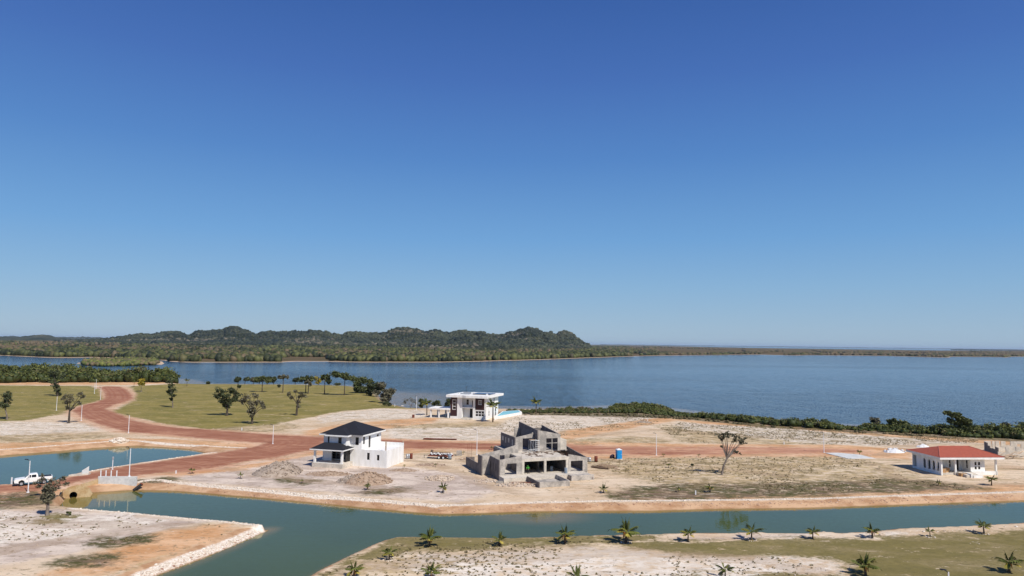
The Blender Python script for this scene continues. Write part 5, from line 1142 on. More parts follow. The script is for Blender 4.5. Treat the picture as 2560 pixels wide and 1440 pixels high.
# lumber by the right wing
for px, py, n, sp, lb, mt in ((1520, 1168, 10, 3.0, 'long pale boards fanned out on the sand right of the concrete building', 'wood'), (1500, 1172, 8, 1.2, 'short dark boards in a loose heap beside the fanned pale boards', 'wooddark')):
    p = G(px, py); o = empty('lumber_pile', (p[0], p[1], gz(p[0], p[1])), 0, lb, 'lumber'); m = MB()
    for i in range(n):
        y0 = rng.uniform(-sp * .5, sp * .5); L = rng.uniform(1.2, 1.2 + sp); a = -0.75 + rng.uniform(-.15, .15)
        MB().tube([(-L * math.cos(a) + y0 * .3, -L * math.sin(a) + y0, .08 + i * .03), (L * math.cos(a) + y0 * .3, L * math.sin(a) + y0, .1 + i * .03)], .07, 4).build('board', M[mt], o)
p = G(1100, 1099.5); o = empty('steel_beam', (p[0], p[1], gz(p[0], p[1])), math.radians(-2), 'long dark steel beam lying on the sand behind the red road', 'beam')
box_part('flange', M['rust'], o, (-4.3, 4.3, -.25, .25, .32, .42)); box_part('web', M['rust'], o, (-4.3, 4.3, -.05, .05, .0, .32))
q_ = [G(*p)[:2] for p in ((2062,1133),(2120,1148),(2188,1147),(2150,1138),(2095,1133))]
st_ = MB().prism(q_, -.1, .13).build('path', M['concwhite']); tag(st_, kind='structure')
# person in green in the dark bay
def person(loc, rz, label, shirt, pants, pose, hair=(0.02, 0.015, 0.012)):
    root = empty('person', loc, rz, label, 'person')
    J = pose; me = bpy.data.meshes.new('body'); idx = {}; vs_ = []; es = []; rad = []
    def v(n, co, r): idx[n] = len(vs_); vs_.append(co); rad.append(r)
    for n, (co, r) in J['v'].items(): v(n, co, r)
    for a, b in J['e']: es.append((idx[a], idx[b]))
    me.from_pydata(vs_, es, []); skin = bpy.data.materials.new('skin'); skin.use_nodes = True; skin.node_tree.nodes['Principled BSDF'].inputs['Base Color'].default_value = (0.16, 0.085, 0.05, 1)
    o = bpy.data.objects.new('body', me); sc.collection.objects.link(o); o.parent = root; me.materials.append(skin)
    sk = o.modifiers.new('skin', 'SKIN'); 
    for i, r in enumerate(rad): me.skin_vertices[0].data[i].radius = (r, r)
    me.skin_vertices[0].data[idx['pelvis']].use_root = True
    su = o.modifiers.new('sub', 'SUBSURF'); su.levels = 1; su.render_levels = 2
    def cloth(name, keys, edges, grow, col):
        me2 = bpy.data.meshes.new(name); ii = {k: n for n, k in enumerate(keys)}; me2.from_pydata([J['v'][k][0] for k in keys], [(ii[a], ii[b]) for a, b in edges], [])
        o2 = bpy.data.objects.new(name, me2); sc.collection.objects.link(o2); o2.parent = root; o2.modifiers.new('skin', 'SKIN')
        for i, k in enumerate(keys): rr_ = J['v'][k][1] * grow + .012; me2.skin_vertices[0].data[i].radius = (rr_, rr_)
        su = o2.modifiers.new('sub', 'SUBSURF'); su.levels = 1; su.render_levels = 2; me2.materials.append(simple(name + '_cloth', col, None, 4, .85))
    cloth('shirt', ['pelvis', 'chest', 'neck0', 'shL', 'shR', 'elL', 'elR'], [('pelvis', 'chest'), ('chest', 'neck0'), ('neck0', 'shL'), ('neck0', 'shR'), ('shL', 'elL'), ('shR', 'elR')], 1.12, shirt)
    cloth('trousers', ['pelvis', 'hipL', 'hipR', 'knL', 'knR', 'anL', 'anR'], [('pelvis', 'hipL'), ('pelvis', 'hipR'), ('hipL', 'knL'), ('hipR', 'knR'), ('knL', 'anL'), ('knR', 'anR')], 1.15, pants)
    hx, hy, hz = J['v']['head'][0]; V, F, at = blobs(np.array([[hx, hy + .015, hz + .045]]), np.array([[.105, .115, .09]]), 0.02); np_mesh('cap', V, F, simple('cap_cloth', shirt, None, 4, .8), root, None, True)
    return root
stand = {'v': {'pelvis': ((0, 0, .95), .14), 'chest': ((0, -.12, 1.28), .15), 'neck0': ((0, -.2, 1.42), .08), 'neck': ((0, -.23, 1.5), .055), 'head': ((0, -.27, 1.6), .095), 'crown': ((0, -.28, 1.68), .08), 'face': ((0, -.34, 1.58), .05),
    'shL': ((-.19, -.19, 1.4), .065), 'shR': ((.19, -.19, 1.4), .065), 'elL': ((-.26, -.32, 1.14), .048), 'elR': ((.26, -.32, 1.14), .048), 'wrL': ((-.2, -.52, 1.0), .034), 'wrR': ((.2, -.52, 1.0), .034),
    'paL': ((-.18, -.6, .97), .036), 'paR': ((.18, -.6, .97), .036), **{f'f{s}{k}': (((-1 if s == 'L' else 1) * (.14 + .025 * k), -.68, .95 - .008 * abs(k - 2)), .009) for s in 'LR' for k in range(4)}, 'thL': ((-.12, -.63, .98), .011), 'thR': ((.12, -.63, .98), .011),
    'hipL': ((-.1, 0, .88), .1), 'hipR': ((.1, 0, .88), .1), 'knL': ((-.12, -.05, .48), .065), 'knR': ((.13, .03, .48), .065), 'anL': ((-.12, 0, .09), .042), 'anR': ((.14, .1, .09), .042), 'toL': ((-.13, -.17, .04), .035), 'toR': ((.15, -.07, .04), .035)},
    'e': [('pelvis', 'chest'), ('chest', 'neck0'), ('neck0', 'neck'), ('neck', 'head'), ('head', 'crown'), ('head', 'face'), ('neck0', 'shL'), ('neck0', 'shR'), ('shL', 'elL'), ('shR', 'elR'), ('elL', 'wrL'), ('elR', 'wrR'), ('wrL', 'paL'), ('wrR', 'paR'), ('paL', 'thL'), ('paR', 'thR'),
     *[(f'pa{s}', f'f{s}{k}') for s in 'LR' for k in range(4)], ('pelvis', 'hipL'), ('pelvis', 'hipR'), ('hipL', 'knL'), ('hipR', 'knR'), ('knL', 'anL'), ('knR', 'anR'), ('anL', 'toL'), ('anR', 'toR')]}
person(place_local(cb, 5.9, .35, .6), math.radians(-20), 'person in a bright green shirt and dark trousers in the dark concrete bay', (0.06, 0.42, 0.05), (0.02, 0.02, 0.03), stand)
# dark wrapped bundle beside the toilet
p = G(1531, 1146); o = empty('machine', (p[0], p[1], gz(p[0], p[1])), .2, 'small dark machine under a cover just left of the blue portable toilet', 'machine')
V, F, at = blobs(np.array([[0, 0, .55], [.25, .1, .5], [-.3, .05, .45]]), np.array([[.4, .35, .45], [.3, .3, .4], [.3, .3, .35]]), .15); np_mesh('cover', V, F, simple('dark_cover', (.04, .025, .05), None, 4, .8), o, None, True)
for s in (-.3, .3):
    m = MB(); m.tube([(s, -.3, .18), (s, -.22, .18)], .18, 10); m.build('wheel', M['tyre'], o)

def blockstack(px, py, na, nb, nz, label):
    p = G(px, py); o = empty('block_stack', (p[0], p[1], gz(p[0], p[1])), rng.uniform(-.2, .3), label, 'blocks')
    for k in range(nz):
        m = MB(); m.box(0, na * .42 - .03 * k, 0, nb * .22, k * .21, k * .21 + .2); m.build('block_course', M['conc'], o)
blockstack(1141, 1139, 3, 4, 5, 'stack of grey concrete blocks behind the trailer'); blockstack(1240, 1208, 3, 2, 2, 'low stack of grey blocks at the corner of the left concrete wing')
for px, py, lb, n in ((1310, 1213, 'loose planks lying on the rubble below the concrete platform', 6), (1165, 1152, 'rusty scrap bars and boards between the trailer and the concrete house', 7), (1478, 1196, 'few short boards right of the right-hand planter box', 4)):
    p = G(px, py); o = empty('lumber_pile', (p[0], p[1], gz(p[0], p[1])), 0, lb, 'lumber')
    for i in range(n):
        a = rng.uniform(-.9, .9); L = rng.uniform(.5, 1.5); x, y = rng.uniform(-1.6, 1.6), rng.uniform(-.9, .9); MB().tube([(x - L * math.cos(a), y - L * math.sin(a), .3), (x + L * math.cos(a), y + L * math.sin(a), .36 + .05 * i)], .06, 4).build('board', M['wood' if i % 3 else 'rust'], o)

# =============================================================== vegetation
def frond(L, az, rise, droop, width, seed, nseg=11):
    """one coconut frond: arching rib with hanging leaflets"""
    r = random.Random(seed); pts = []; x = z = 0.0; ang = rise
    for i in range(nseg + 1):
        pts.append((x, z)); x += math.cos(ang) * L / nseg; z += math.sin(ang) * L / nseg; ang -= droop / nseg * (0.5 + i / nseg)
    ca, sa = math.cos(az), math.sin(az); V = []; F = []
    def P(px, pz, side, dn): return (px * ca - side * sa, px * sa + side * ca, pz - dn)
    for i in range(nseg):
        (x0, z0), (x1, z1) = pts[i], pts[i + 1]; n = len(V); w = .018 * L * (1 - i / nseg) + .004 * L
        V += [P(x0, z0, -w, 0), P(x0, z0, w, 0), P(x1, z1, w * .9, 0), P(x1, z1, -w * .9, 0)]; F.append((n, n+1, n+2, n+3))
        if i < 2: continue
        t = (i - 1) / (nseg - 1); ll = width * L * math.sin(min(1.0, t * 1.15 + .18) * PI) ** .6 * r.uniform(.85, 1.1)
        for s in (-1, 1):
            for sub in (0.0, 0.33, 0.66):
                xx = x0 + (x1 - x0) * sub; zz = z0 + (z1 - z0) * sub; dx = (x1 - x0) * .5; dz = (z1 - z0) * .5; k = ll * r.uniform(.85, 1.2); n = len(V)
                fw = .5 * k; dn = (.25 + .45 * t) * k * r.uniform(.7, 1.2)
                V += [P(xx, zz, 0, 0), P(xx + dx, zz + dz, 0, 0), P(xx + fw + dx * 1.2, zz + fw * .3 * math.sin(ang), s * k * .8, dn), P(xx + fw * .6, zz, s * k * .55, dn * .45)]; F.append((n, n+1, n+2, n+3))
    return V, F
def palm_proto(seed, n_up, n_mid, n_low, L, trunk_h, trunk_r, spread=1.0, husk=False, sparse=False):
    """unit palm, total height about 1 m; scaled when placed"""
    r = random.Random(seed); root = bpy.data.objects.new('coconut_palm', None); sc.collection.objects.link(root); root.empty_display_size = .3
    m = MB(); lean = r.uniform(-.03, .03); m.tube([(0, 0, -.04), (0, 0, trunk_h * .3), (lean, 0, trunk_h)], [trunk_r * 1.5, trunk_r * 1.1, trunk_r * .8], 8); m.build('trunk', M['palmbark'], root)
    def group(name, items, mat, t0):
        V = []; F = []; tint = []; dry = []
        for az, rise, droop, LL, w, dr in items:
            v, f = frond(LL, az, rise, droop, w, r.randrange(9999)); n = len(V); V += [(a + lean, b, c + trunk_h) for a, b, c in v]
            F += [tuple(i + n for i in q) for q in f]; tv = r.uniform(t0, t0 + .6); tint += [min(1, max(0, tv + r.uniform(-.15, .25))) for _ in v]; dry += [dr] * len(v)
        me = bpy.data.meshes.new(name); me.from_pydata(V, [], F); me.update(); me.materials.append(mat)
        for k, a in (('tint', tint), ('dry', dry)): me.attributes.new(k, 'FLOAT', 'POINT').data.foreach_set('value', a)
        o = bpy.data.objects.new(name, me); sc.collection.objects.link(o); o.parent = root
    up = [(r.uniform(0, 2 * PI), math.radians(r.uniform(70, 86)), r.uniform(.25, .7), L * r.uniform(.85, 1.0), .17, 0) for _ in range(n_up)]
    a0 = r.uniform(0, PI)
    mid = [(a0 + 2 * PI * i / max(1, n_mid) + r.uniform(-.25, .25), math.radians(r.uniform(34, 58)), r.uniform(1.3, 1.9), L * r.uniform(.75, .98) * spread, .27, r.uniform(0, .45)) for i in range(n_mid)]
    group('fronds', up + mid, M['palm_green'], .15)
    if n_low: group('old_fronds', [(a0 + .4 + 2 * PI * i / n_low + r.uniform(-.3, .3), math.radians(r.uniform(2, 28)), r.uniform(1.3, 2.1), L * r.uniform(.55, .8) * spread, .24, r.uniform(0, .6)) for i in range(n_low)], M['palm_dry'], .2)
    if husk:
        m = MB()
        for i in range(3):
            a = r.uniform(0, 2 * PI); m.tube([(0, 0, trunk_h * .9), (.06 * math.cos(a), .06 * math.sin(a), trunk_h * 1.0), (.09 * math.cos(a), .09 * math.sin(a), trunk_h * .45)], [.02, .035, .01], 5)
        m.build('husk', M['husk'], root)
    return root
PROTO = [palm_proto(1, 3, 5, 4, .66, .36, .036, 1.1, True), palm_proto(2, 3, 4, 3, .68, .34, .034, 1.0), palm_proto(3, 1, 6, 4, .60, .44, .032, 1.1), palm_proto(4, 2, 5, 4, .64, .38, .038, 1.05, True),
         palm_proto(5, 1, 4, 3, .62, .40, .030, 1.2), palm_proto(6, 3, 9, 6, .42, .62, .020, 1.0), palm_proto(7, 1, 4, 2, .62, .40, .028, 1.0)]
used_proto = [False] * len(PROTO)
def place_palm(px, py, top, label, kind, group, dz=0.0, wide=1.2, rz=None):
    p = G(px, py); zb = gz(p[0], p[1]); lo, hi = 0, 40
    for _ in range(40):
        mid = (lo + hi) / 2
        if proj((p[0], p[1], mid))[1] > top: lo = mid
        else: hi = mid
    h = lo - zb; o = PROTO[kind]
    if used_proto[kind]: o = copy_tree(o)
    used_proto[kind] = True
    o.location = (p[0], p[1], zb); o.rotation_euler = (0, 0, rng.uniform(0, 2 * PI) if rz is None else rz); o.scale = (h * wide, h * wide, h)
    o['label'] = label; o['category'] = 'palm tree'; o['group'] = group; return o
NEAR_G = 'young coconut palms along the near canal bank'; MID_G = 'small palms on the building plots'; FG = 'young coconut palms in the front row'
names_near = [(973,1398,1360,'wispy lopsided young palm on the tip of the near bank',4), (1074,1366,1310,'young palm with a tall upright frond, first on the bank right of the canal fork',0), (1248,1364,1323,'compact young palm on the near bank, below the bend of the canal',1),
  (1412,1359,1303,'young palm with an orange husk on the near bank, left of the tallest palm',3), (1565,1355,1287,'tallest young palm of the row on the near canal bank',0), (1720,1354,1311,'young palm just right of the tallest one on the near canal bank',2),
  (1879,1351,1300,'palm on the near bank in line with the leaning bare-trunked tree',4), (2032,1348,1310,'small round palm on the near bank standing in front of the brown earth lip',2), (2181,1345,1301,'palm on the near bank, fourth from the right end of the canal row',3),
  (2325,1341,1311,'smallest palm of the near bank row, second from the right end',6), (2460,1334,1293,'palm at the right end of the near canal bank row',2)]
for px, py, top, lb, k in names_near:
    place_palm(px, py, top, lb, k, NEAR_G); q = 'white stones round the ' + lb
    if len(q.split()) <= 16:
        p = G(px, py); a = np.arange(16) / 16 * 2 * PI; rr_ = .62 * rng.uniform(.8, 1.15, 16); s = rng.uniform(.06, .12, 16); o = empty('stone_ring', (p[0], p[1], gz(p[0], p[1])), 0, q, 'stone ring', 'stone rings round the bank palms')
        V, F, at = blobs(np.column_stack([rr_ * np.cos(a), rr_ * np.sin(a), s * .3]), np.stack([s, s, s * .6], 1), .2); tag(np_mesh('stones', V, F, M['rock'], o, at), kind='stuff')
for px, py, top, lb, k in [(884,1447,1392,'palm at the bottom edge beside the water, leftmost of the front row',3), (1078,1449,1397,'bushy dark palm at the bottom edge below the first bank palm',0), (1445,1462,1405,'palm cut by the bottom edge on pale sand near the middle',1),
  (1813,1444,1398,'palm with two wide drooping fronds at the bottom edge, on sand right of the middle',4), (2164,1438,1374,'large bushy palm in the foreground grass, casting a shadow to its left',0), (2523,1432,1368,'large palm in the foreground grass at the right edge',3)]: place_palm(px, py, top, lb, k, FG)
for px, py, top, lb, k in [(1107,1231,1199,'upright fan-shaped palm on the sand between the house and concrete building',1), (919,1225,1203,'small palm in front of the brown rubble mound',3), (755,1208,1194,'tiny palm on the sand below the porch',6), (601,1197,1176,'small palm on the grey sand, halfway along the canal rocks',6),
  (480,1184,1166,'small palm beside the red road above the canal rocks',2), (1509,1233,1205,'small palm on the canal slope right of the concrete planters',1), (1775,1231,1203,'yellow-green palm in the dark scrub below the leaning tree',3), (1697,1230,1212,'thin dark sapling palm in the dark scrub',6),
  (1659,1143,1130,'tiny dry palm at the road edge near the light pole right of the toilet',6), (1747,1143,1131,'tiny palm at the road edge left of the leaning tree',6), (1672,1169,1155,'tiny palm in the dry grass below the road, right of the toilet',2), (2149,1137,1121,'small palm behind the white concrete strip at the road end',2),
  (2199,1172,1163,'tiny seedling palm on bare sand left of the red-roofed villa',6), (2346,1214,1195,'dark spiky low palm in front of the red-roofed villa',1), (2479,1214,1181,'palm with arching fronds right of the red-roofed villa steps',2), (1158,1136,1124,'small orange-tinged palm behind the trailer scrap',6),
  (1011,1168,1158,'tiny dark sapling by the corner of the white wing wall',6), (1088,1168,1155,'small drooping palm on the low earth ridge',6), (1230,1125,1112,'small palm beside the road behind the concrete garden wall',6)]: place_palm(px, py, top, lb, k, MID_G)
for px, py, top, lb, k in [(1232,1055,990,'tall coconut palm in front of the modern villa\'s right corner',5), (1340,1036,988,'tall coconut palm alone on the sand right of the modern villa pool',5), (1067,1038,990,'coconut palm left of the modern villa carport',5), (467,966,943,'small dark coconut palm at the lake edge of the lawn',5),
  (335,967,949,'green palm just left of the yellow tree by the turning circle',5)]: place_palm(px, py, top, lb, k, 'tall coconut palms near the lake', 0, 1.15)

def tree(name, px, py, label, cat, clumps, leaf='leaf_mid', bark='bark', trunk_r=.22, forks=None, per=120, size=.26, group=None, depth=0.5, dens=1.0, loose=False):
    """clumps: (x, y, rx, ry) in photograph units around the crown; they become leafy masses at the tree's own distance"""
    p = G(px, py); zb = gz(p[0], p[1]); s = ppm((p[0], p[1], 3)); root = empty(name, (p[0], p[1], zb), 0, label, cat, group)
    C = []; Rr = []
    for c in clumps:
        x, y, rx = c[:3]; ry = c[3] if len(c) > 3 else rx * .75
        X_ = (x - px) / s; Z_ = (py - y) / s; rX = rx / s; rZ = ry / s
        off = rng.uniform(-1, 1) * depth * rX * 1.6
        C.append((X_ + off * p[0] / p[1] * 0, off, Z_)); Rr.append((rX, rX * .9, rZ))
    C = np.array(C); Rr = np.array(Rr)
    # break every mass into smaller leafy tufts so that sky shows between them
    tc = []; tr_ = []; k = 12
    for c, r in zip(C, Rr):
        d = rng.normal(size=(k, 3)); d /= np.linalg.norm(d, axis=1)[:, None]; lo_, hi_, tr0 = (.4, 1.35, .30) if loose else (.25, .9, .55); tc.append(c + d * r * rng.uniform(lo_, hi_, (k, 1))); tr_.append(np.tile(r * tr0, (k, 1)) * rng.uniform(.6, 1.4, (k, 1)))
    tc = np.vstack(tc); tr_ = np.vstack(tr_); n = max(8, int(per * dens * 1.8 / k))
    V, F, at = leaves(tc, tr_, n, size, np.clip((tc[:, 2] - tc[:, 2].min()) * 0 + rng.uniform(0, 1, len(tc)), 0, 1), shell=.1)
    np_mesh('crown', V, F, M[leaf], root, at)
    m = MB(); fk = Vector(((forks[0] - px) / s, 0, (py - forks[1]) / s)) if forks else Vector((0, 0, C[:, 2].min() * .7))
    mid = Vector((fk.x * .35, 0, fk.z * .5)); m.tube([(0, 0, -.15), tuple(mid), tuple(fk)], [trunk_r * 1.25, trunk_r, trunk_r * .8], 8)
    for c, r in zip(C, Rr):
        e = Vector(c); q = fk.lerp(e, .5) + Vector((rng.uniform(-.2, .2), rng.uniform(-.2, .2), rng.uniform(0, .5))) * min(1, r[0]); m.tube([tuple(fk - Vector((0, 0, .1))), tuple(q), tuple(e)], [trunk_r * .5, trunk_r * .32, trunk_r * .12], 5)
        for _ in range(3):
            d = Vector(rng.normal(size=3)).normalized(); m.tube([tuple(q.lerp(e, .6)), tuple(e + Vector((d.x * r[0], d.y * r[1], d.z * r[2])) * .85)], [trunk_r * .16, trunk_r * .05], 4)
    m.build('trunk', M[bark], root); return root
LG = 'trees on the lawn by the lake'
tree('broadleaf_tree', 18, 1049, 'dark dense tree cut by the left edge', 'tree', [(4,985,14,9),(14,992,10),(6,1002,14,10),(14,1014,8,6),(0,1012,10)], 'leaf_dark', 'bark', .2, (12,1025), group=LG)
tree('broadleaf_tree', 172, 1058, 'bare-looking tree with two thin leaf lobes left of the red road bend', 'tree', [(165,990,14,8),(155,998,8,6),(172,1000,12,8),(160,1008,10,6),(196,985,10,6),(202,992,6,5),(194,1008,7,5),(168,1020,6,5),(180,1020,4,3)], 'leaf_grey', 'barkdark', .28, (172,1028), 75, .22, LG)
tree('broadleaf_tree', 144, 990, 'twisted tree with a wide flat top beside the far light poles at left', 'tree', [(135,932,14,8),(125,940,10,7),(148,940,10,8),(128,958,11,7),(138,965,8,6),(143,975,7,7),(144,984,6,5)], 'leaf_dark', 'barkdark', .35, (141,970), 110, .35, LG)
tree('broadleaf_tree', 432, 1019, 'slim dark tree with a pale trunk on the lawn right of the turning circle', 'tree', [(424,965,9,7),(430,975,11,8),(420,980,7,6),(432,988,9,7),(428,998,5,5),(418,954,7,4)], 'leaf_dark', 'bark', .18, (430,1000), 120, .28, LG)
tree('broadleaf_tree', 567, 1039, 'big dense dark tree on the lawn, left of a greyer tree', 'tree', [(552,978,13,10),(575,975,12,9),(545,990,10,8),(565,990,14,10),(584,985,11,9),(572,1003,12,9),(556,1003,9,8),(588,998,8,7),(563,1015,9,7),(594,966,4,4)], 'leaf_dark', 'barkdark', .35, (568,1018), 150, .3, LG)
tree('broadleaf_tree', 630, 1060, 'grey-leaved rounded tree on the lawn, nearest the light pole', 'tree', [(615,992,13,9),(632,990,10,8),(605,1002,9,8),(622,1008,12,9),(640,1006,10,8),(652,1012,9,7),(634,1022,9,8),(622,1028,8,7),(657,1018,6,5),(630,1038,7,6)], 'leaf_grey', 'barkdark', .32, (630,1040), 110, .26, LG)
tree('broadleaf_tree', 741, 1039, 'crooked forked tree with sparse tufts on two separate branches', 'tree', [(720,985,6,6),(728,994,6,5),(735,979,5,3),(752,984,8,4),(757,990,7,5),(746,992,5,4),(742,1006,7,5),(742,1018,7,6)], 'leaf_grey', 'barkdark', .32, (743,1010), 85, .24, LG)
UG = 'tall umbrella-topped trees along the lawn edge'
def umb(px, py, top, sp, lb, leaf='leaf_mid', n=6, tilt=0, th=7):
    cl = [(px + (i / (n - 1) - .5) * 2 * sp * .8 + rng.uniform(-2, 2), top + th + abs(i / (n - 1) - .5) * 8 + rng.uniform(-2, 3) + tilt * (i / (n - 1) - .5), sp * .36, th * .75) for i in range(n)]
    tree('umbrella_tree', px, py, lb, 'tree', cl, leaf, 'barkdark', .2, (px, top + th * 2.4), 150, .42, UG, depth=.9)
umb(655, 980, 938, 22, 'tall umbrella tree in front of the leftmost grove on the lake edge'); umb(707, 982, 934, 11, 'tall slim tree with a lopsided narrow top on the lake lawn', 'leaf_grey', 4, 0, 6)
umb(764, 983, 935, 17, 'umbrella tree with a dense rounded top, left of the yellow-green bush', 'leaf_mid', 6, 0, 9); umb(770.5, 984, 950, 9, 'thin bare tree just right of the dense umbrella tree', 'leaf_grey', 4, 0, 4)
umb(811, 986, 931, 11, 'tall slim tree with a small round top beside the yellow-green bush', 'leaf_mid', 4, 0, 8); umb(861, 988, 929, 34, 'widest umbrella tree of the lawn, leaning left at the top', 'leaf_mid', 9, 14, 9)
SG = 'small trees along the lake edge of the lawn'
def lakeside(px, py, top, sp, lb, leaf='leaf_dark'):
    h = py - top; tree('lakeside_tree', px, py, lb, 'tree', [(px + rng.uniform(-.6, .6) * sp, top + h * rng.uniform(.2, .45), sp * .5, h * .22) for _ in range(4)], leaf, 'bark', .18, (px, py - h * .35), 170, .48, SG, depth=.8)
for a in ((595,959,939,9,'first small dark tree from the left on the lake edge'), (612,959,940,12,'round dark lake-edge tree, second from the left'), (634,958,938,11,'grey-green lake-edge tree, third from the left','leaf_grey'), (648,958,936,9,'slender lake-edge tree behind the umbrella tree'),
  (668,959,934,18,'broad dark tree at the middle of the lake-edge grove'), (684,959,938,11,'dark tree at the right end of the lake-edge grove'), (738,959,936,10,'isolated small umbrella-shaped tree on the lake edge'), (823,959,939,11,'dark round tree on the lake edge right of the yellow-green bush'),
  (841,961,953,12,'low dark shrub on the lake edge under the widest umbrella tree'), (523,957,948,6,'single round dark bush on the lake edge, left of the groves'), (697,969,963,5,'small green bush alone on the open lawn')): lakeside(*a)
tree('broadleaf_tree', 796, 962, 'yellow-green bush on the lake edge', 'bush', [(790,945,7,6),(800,950,7,6),(795,955,8,5)], 'leaf_yellow', 'bark', .12, (796,957), 120, .35, SG)
tree('broadleaf_tree', 353, 979, 'bright yellow leafy tree beside the red turning circle', 'tree', [(349,952,7,5),(356,950,6,5),(352,958,8,5),(358,960,5,4)], 'leaf_yellow', 'bark', .12, (352,965), 120, .35, LG)
CG = 'big bushy trees at the right end of the lawn'
tree('broadleaf_tree', 905, 982, 'tall leafy tree mass at the right end of the lawn, leftmost of the clump', 'tree', [(893,960,11,10),(905,950,14,9),(920,955,12,8),(900,972,12,9),(915,970,14,10),(892,975,8,6)], 'leaf_mid', 'barkdark', .3, (905,978), 320, .40, CG)
tree('broadleaf_tree', 928, 989, 'dark round tree in the middle of the clump at the lawn end', 'tree', [(925,965,12,9),(935,972,13,9),(922,980,11,8),(942,962,11,8),(950,970,9,8)], 'leaf_dark', 'barkdark', .3, (928,984), 320, .40, CG)
tree('broadleaf_tree', 966, 1006, 'grey-brown bushy tree nearest the beach at the lawn end', 'tree', [(955,962,12,9),(968,975,12,9),(958,985,13,9),(975,985,11,9),(965,996,12,8),(945,980,10,8),(980,975,8,8)], 'leaf_grey', 'barkdark', .3, (966,1000), 280, .38, CG)
tree('broadleaf_tree', 967, 1016, 'low dark bush on the lawn in front of the grey-brown tree', 'bush', [(960,1010,6,4),(968,1009,8,4),(975,1012,5,3)], 'leaf_dark', 'barkdark', .12, (967,1013), 110, .25, CG)
VG = 'shrubs around the modern villa'
tree('bare_shrub', 1028, 1012, 'leafless pale shrub by the beach left of the modern villa', 'shrub', [(1015,993,8,5),(1028,992,9,6),(1038,998,7,6),(1012,1000,6,5)], 'leaf_grey', 'bark', .16, (1028,1006), 22, .2, VG)
tree('broadleaf_tree', 1056, 1016, 'bright green shrub behind the palm left of the carport', 'shrub', [(1051,996,8,7),(1060,1002,8,7),(1052,1008,8,6)], 'leaf_mid', 'bark', .15, (1056,1012), 170, .28, VG)
tree('broadleaf_tree', 1090, 1016, 'green shrub between the palm and the villa roof', 'shrub', [(1085,1004,7,5),(1094,999,7,6),(1098,1008,6,5)], 'leaf_mid', 'bark', .15, (1090,1012), 170, .28, VG)
tree('broadleaf_tree', 1124, 1020, 'dark shrub hugging the left side of the modern villa', 'shrub', [(1118,998,8,7),(1124,1006,8,8),(1116,1010,7,6)], 'leaf_dark', 'bark', .15, (1124,1014), 170, .28, VG)
tree('leaning_tree', 1804, 1188, 'leaning bare-trunked tree with a thin flat crown alone on the dry plot', 'tree', [(1799,1090,8,5),(1810,1087,9,5),(1823,1088,10,6),(1834,1092,8,5),(1815,1094,9,4),(1848,1098,7,5),(1860,1105,7,5),(1852,1108,6,4),(1843,1131,8,5),(1805,1118,3,2),(1806,1099,6,4),(1866,1098,4,3),(1838,1104,6,4)],
     'leaf_grey', 'bark', .2, (1818,1147), 75, .17, None, depth=.7, loose=True)
tree('broadleaf_tree', 118, 1289, 'dark leafy tree with a grey trunk in front of the canal end at left', 'tree', [(116,1218,10,8),(106,1228,10,8),(122,1228,11,8),(112,1240,13,9),(125,1242,9,8),(104,1250,9,7),(118,1252,11,7)], 'leaf_grey', 'bark', .22, (118,1262), 150, .14, None)
tree('bare_shrub', 140, 1243, 'brown-grey twiggy bush between the pickup truck and the culvert', 'shrub', [(90,1208,10,7),(102,1200,8,8),(128,1202,10,7),(142,1208,11,8),(152,1200,9,6),(160,1212,8,7),(138,1220,10,8),(92,1218,8,6),(104,1192,5,6),(158,1194,6,4)], 'leaf_grey', 'bark', .12, (122,1228), 60, .12, None)
tree('broadleaf_tree', 174, 1288, 'small green bush right of the dark leafy tree', 'bush', [(168,1281,4,3),(176,1282,5,4)], 'leaf_mid', 'bark', .05, (174,1286), 120, .1, None)
tree('broadleaf_tree', 1731, 1168, 'small dark round weed bush in the dry grass below the red road', 'bush', [(1731,1162,4,3)], 'leaf_dark', 'bark', .05, (1731,1166), 120, .1, None)
RG = 'taller shore trees behind the peach sand strip at right'
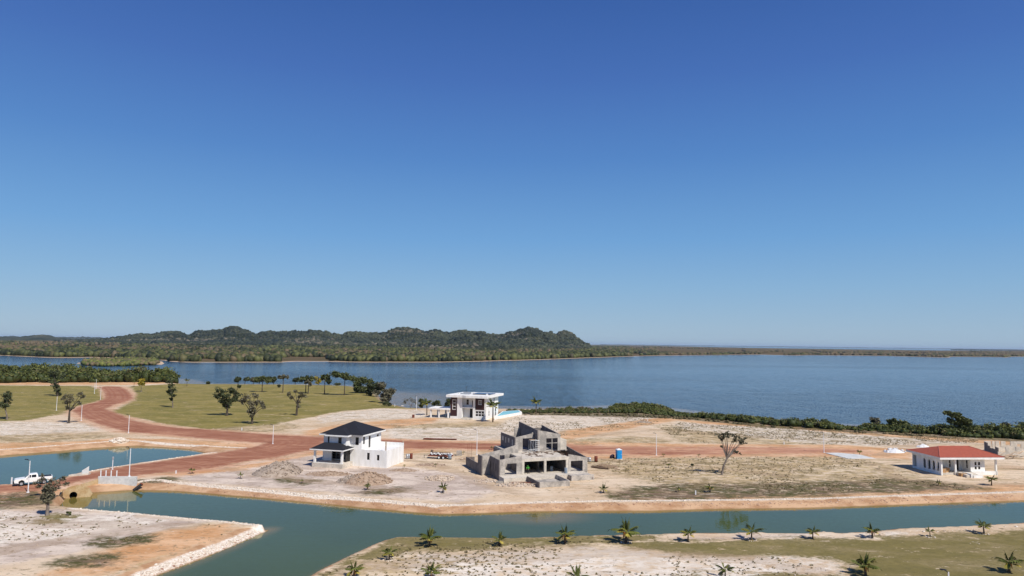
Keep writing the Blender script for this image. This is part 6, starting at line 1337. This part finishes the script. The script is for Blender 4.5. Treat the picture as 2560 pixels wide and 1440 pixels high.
tree('shore_tree', 2403, 1088, 'largest bushy green tree on the right shore', 'tree', [(2372,1033,9,5),(2385,1036,14,7),(2400,1045,16,9),(2415,1055,14,10),(2395,1060,14,10),(2376,1052,8,7),(2410,1070,16,10),(2390,1074,15,9),(2425,1075,12,9)], 'leaf_mid', 'barkdark', .25, (2402,1080), 420, .30, RG)
tree('shore_tree', 2448, 1086, 'grey spiky shrub just right of the largest shore tree', 'shrub', [(2435,1068,8,8),(2448,1066,8,9),(2456,1074,9,7),(2440,1080,9,6)], 'leaf_grey', 'bark', .12, (2446,1080), 300, .2, RG)
tree('shore_tree', 2482, 1086, 'small dark two-tufted tree left of the feathery grey tree', 'tree', [(2478,1061,4,5),(2492,1066,7,5),(2490,1074,8,5)], 'leaf_dark', 'bark', .1, (2484,1078), 260, .24, RG)
tree('shore_tree', 2524, 1090, 'feathery grey tree leaning left on the right shore', 'tree', [(2512,1058,6,7),(2524,1060,8,7),(2520,1070,11,8),(2535,1074,11,8),(2516,1080,12,7)], 'leaf_grey', 'bark', .14, (2526,1080), 260, .2, RG)
tree('shore_tree', 2556, 1092, 'dark bush on the right shore at the right edge', 'bush', [(2552,1078,10,7),(2562,1074,10,8)], 'leaf_dark', 'bark', .14, (2556,1086), 380, .26, RG)
tree('shore_tree', 2240, 1076, 'bushy green shore tree left of a gap in the shoreline brush', 'tree', [(2232,1052,10,7),(2248,1055,12,7),(2240,1064,14,7),(2262,1060,10,7)], 'leaf_mid', 'barkdark', .18, (2240,1070), 380, .28, RG)
tree('shore_tree', 2190, 1070, 'rounded grey-green shore bush right of the low mangroves', 'shrub', [(2184,1046,10,7),(2196,1048,10,7),(2188,1058,14,7)], 'leaf_grey', 'barkdark', .16, (2190,1064), 340, .26, RG)

# -------------------------------------------------------------------- haze
hb = MB().box(-60000, 60000, -400, 100000, -9, 150)
hm = bpy.data.materials.new('thin_haze'); hm.use_nodes = True; hn = hm.node_tree.nodes; hn.remove(hn['Principled BSDF'])
pv = hn.new('ShaderNodeVolumePrincipled'); pv.inputs['Density'].default_value = 2.0e-5; pv.inputs['Color'].default_value = (0.62, 0.80, 1.0, 1)
pv.inputs['Anisotropy'].default_value = 0.0
hm.node_tree.links.new(pv.outputs[0], hn['Material Output'].inputs['Volume'])
tag(hb.build('haze', hm), kind='stuff')
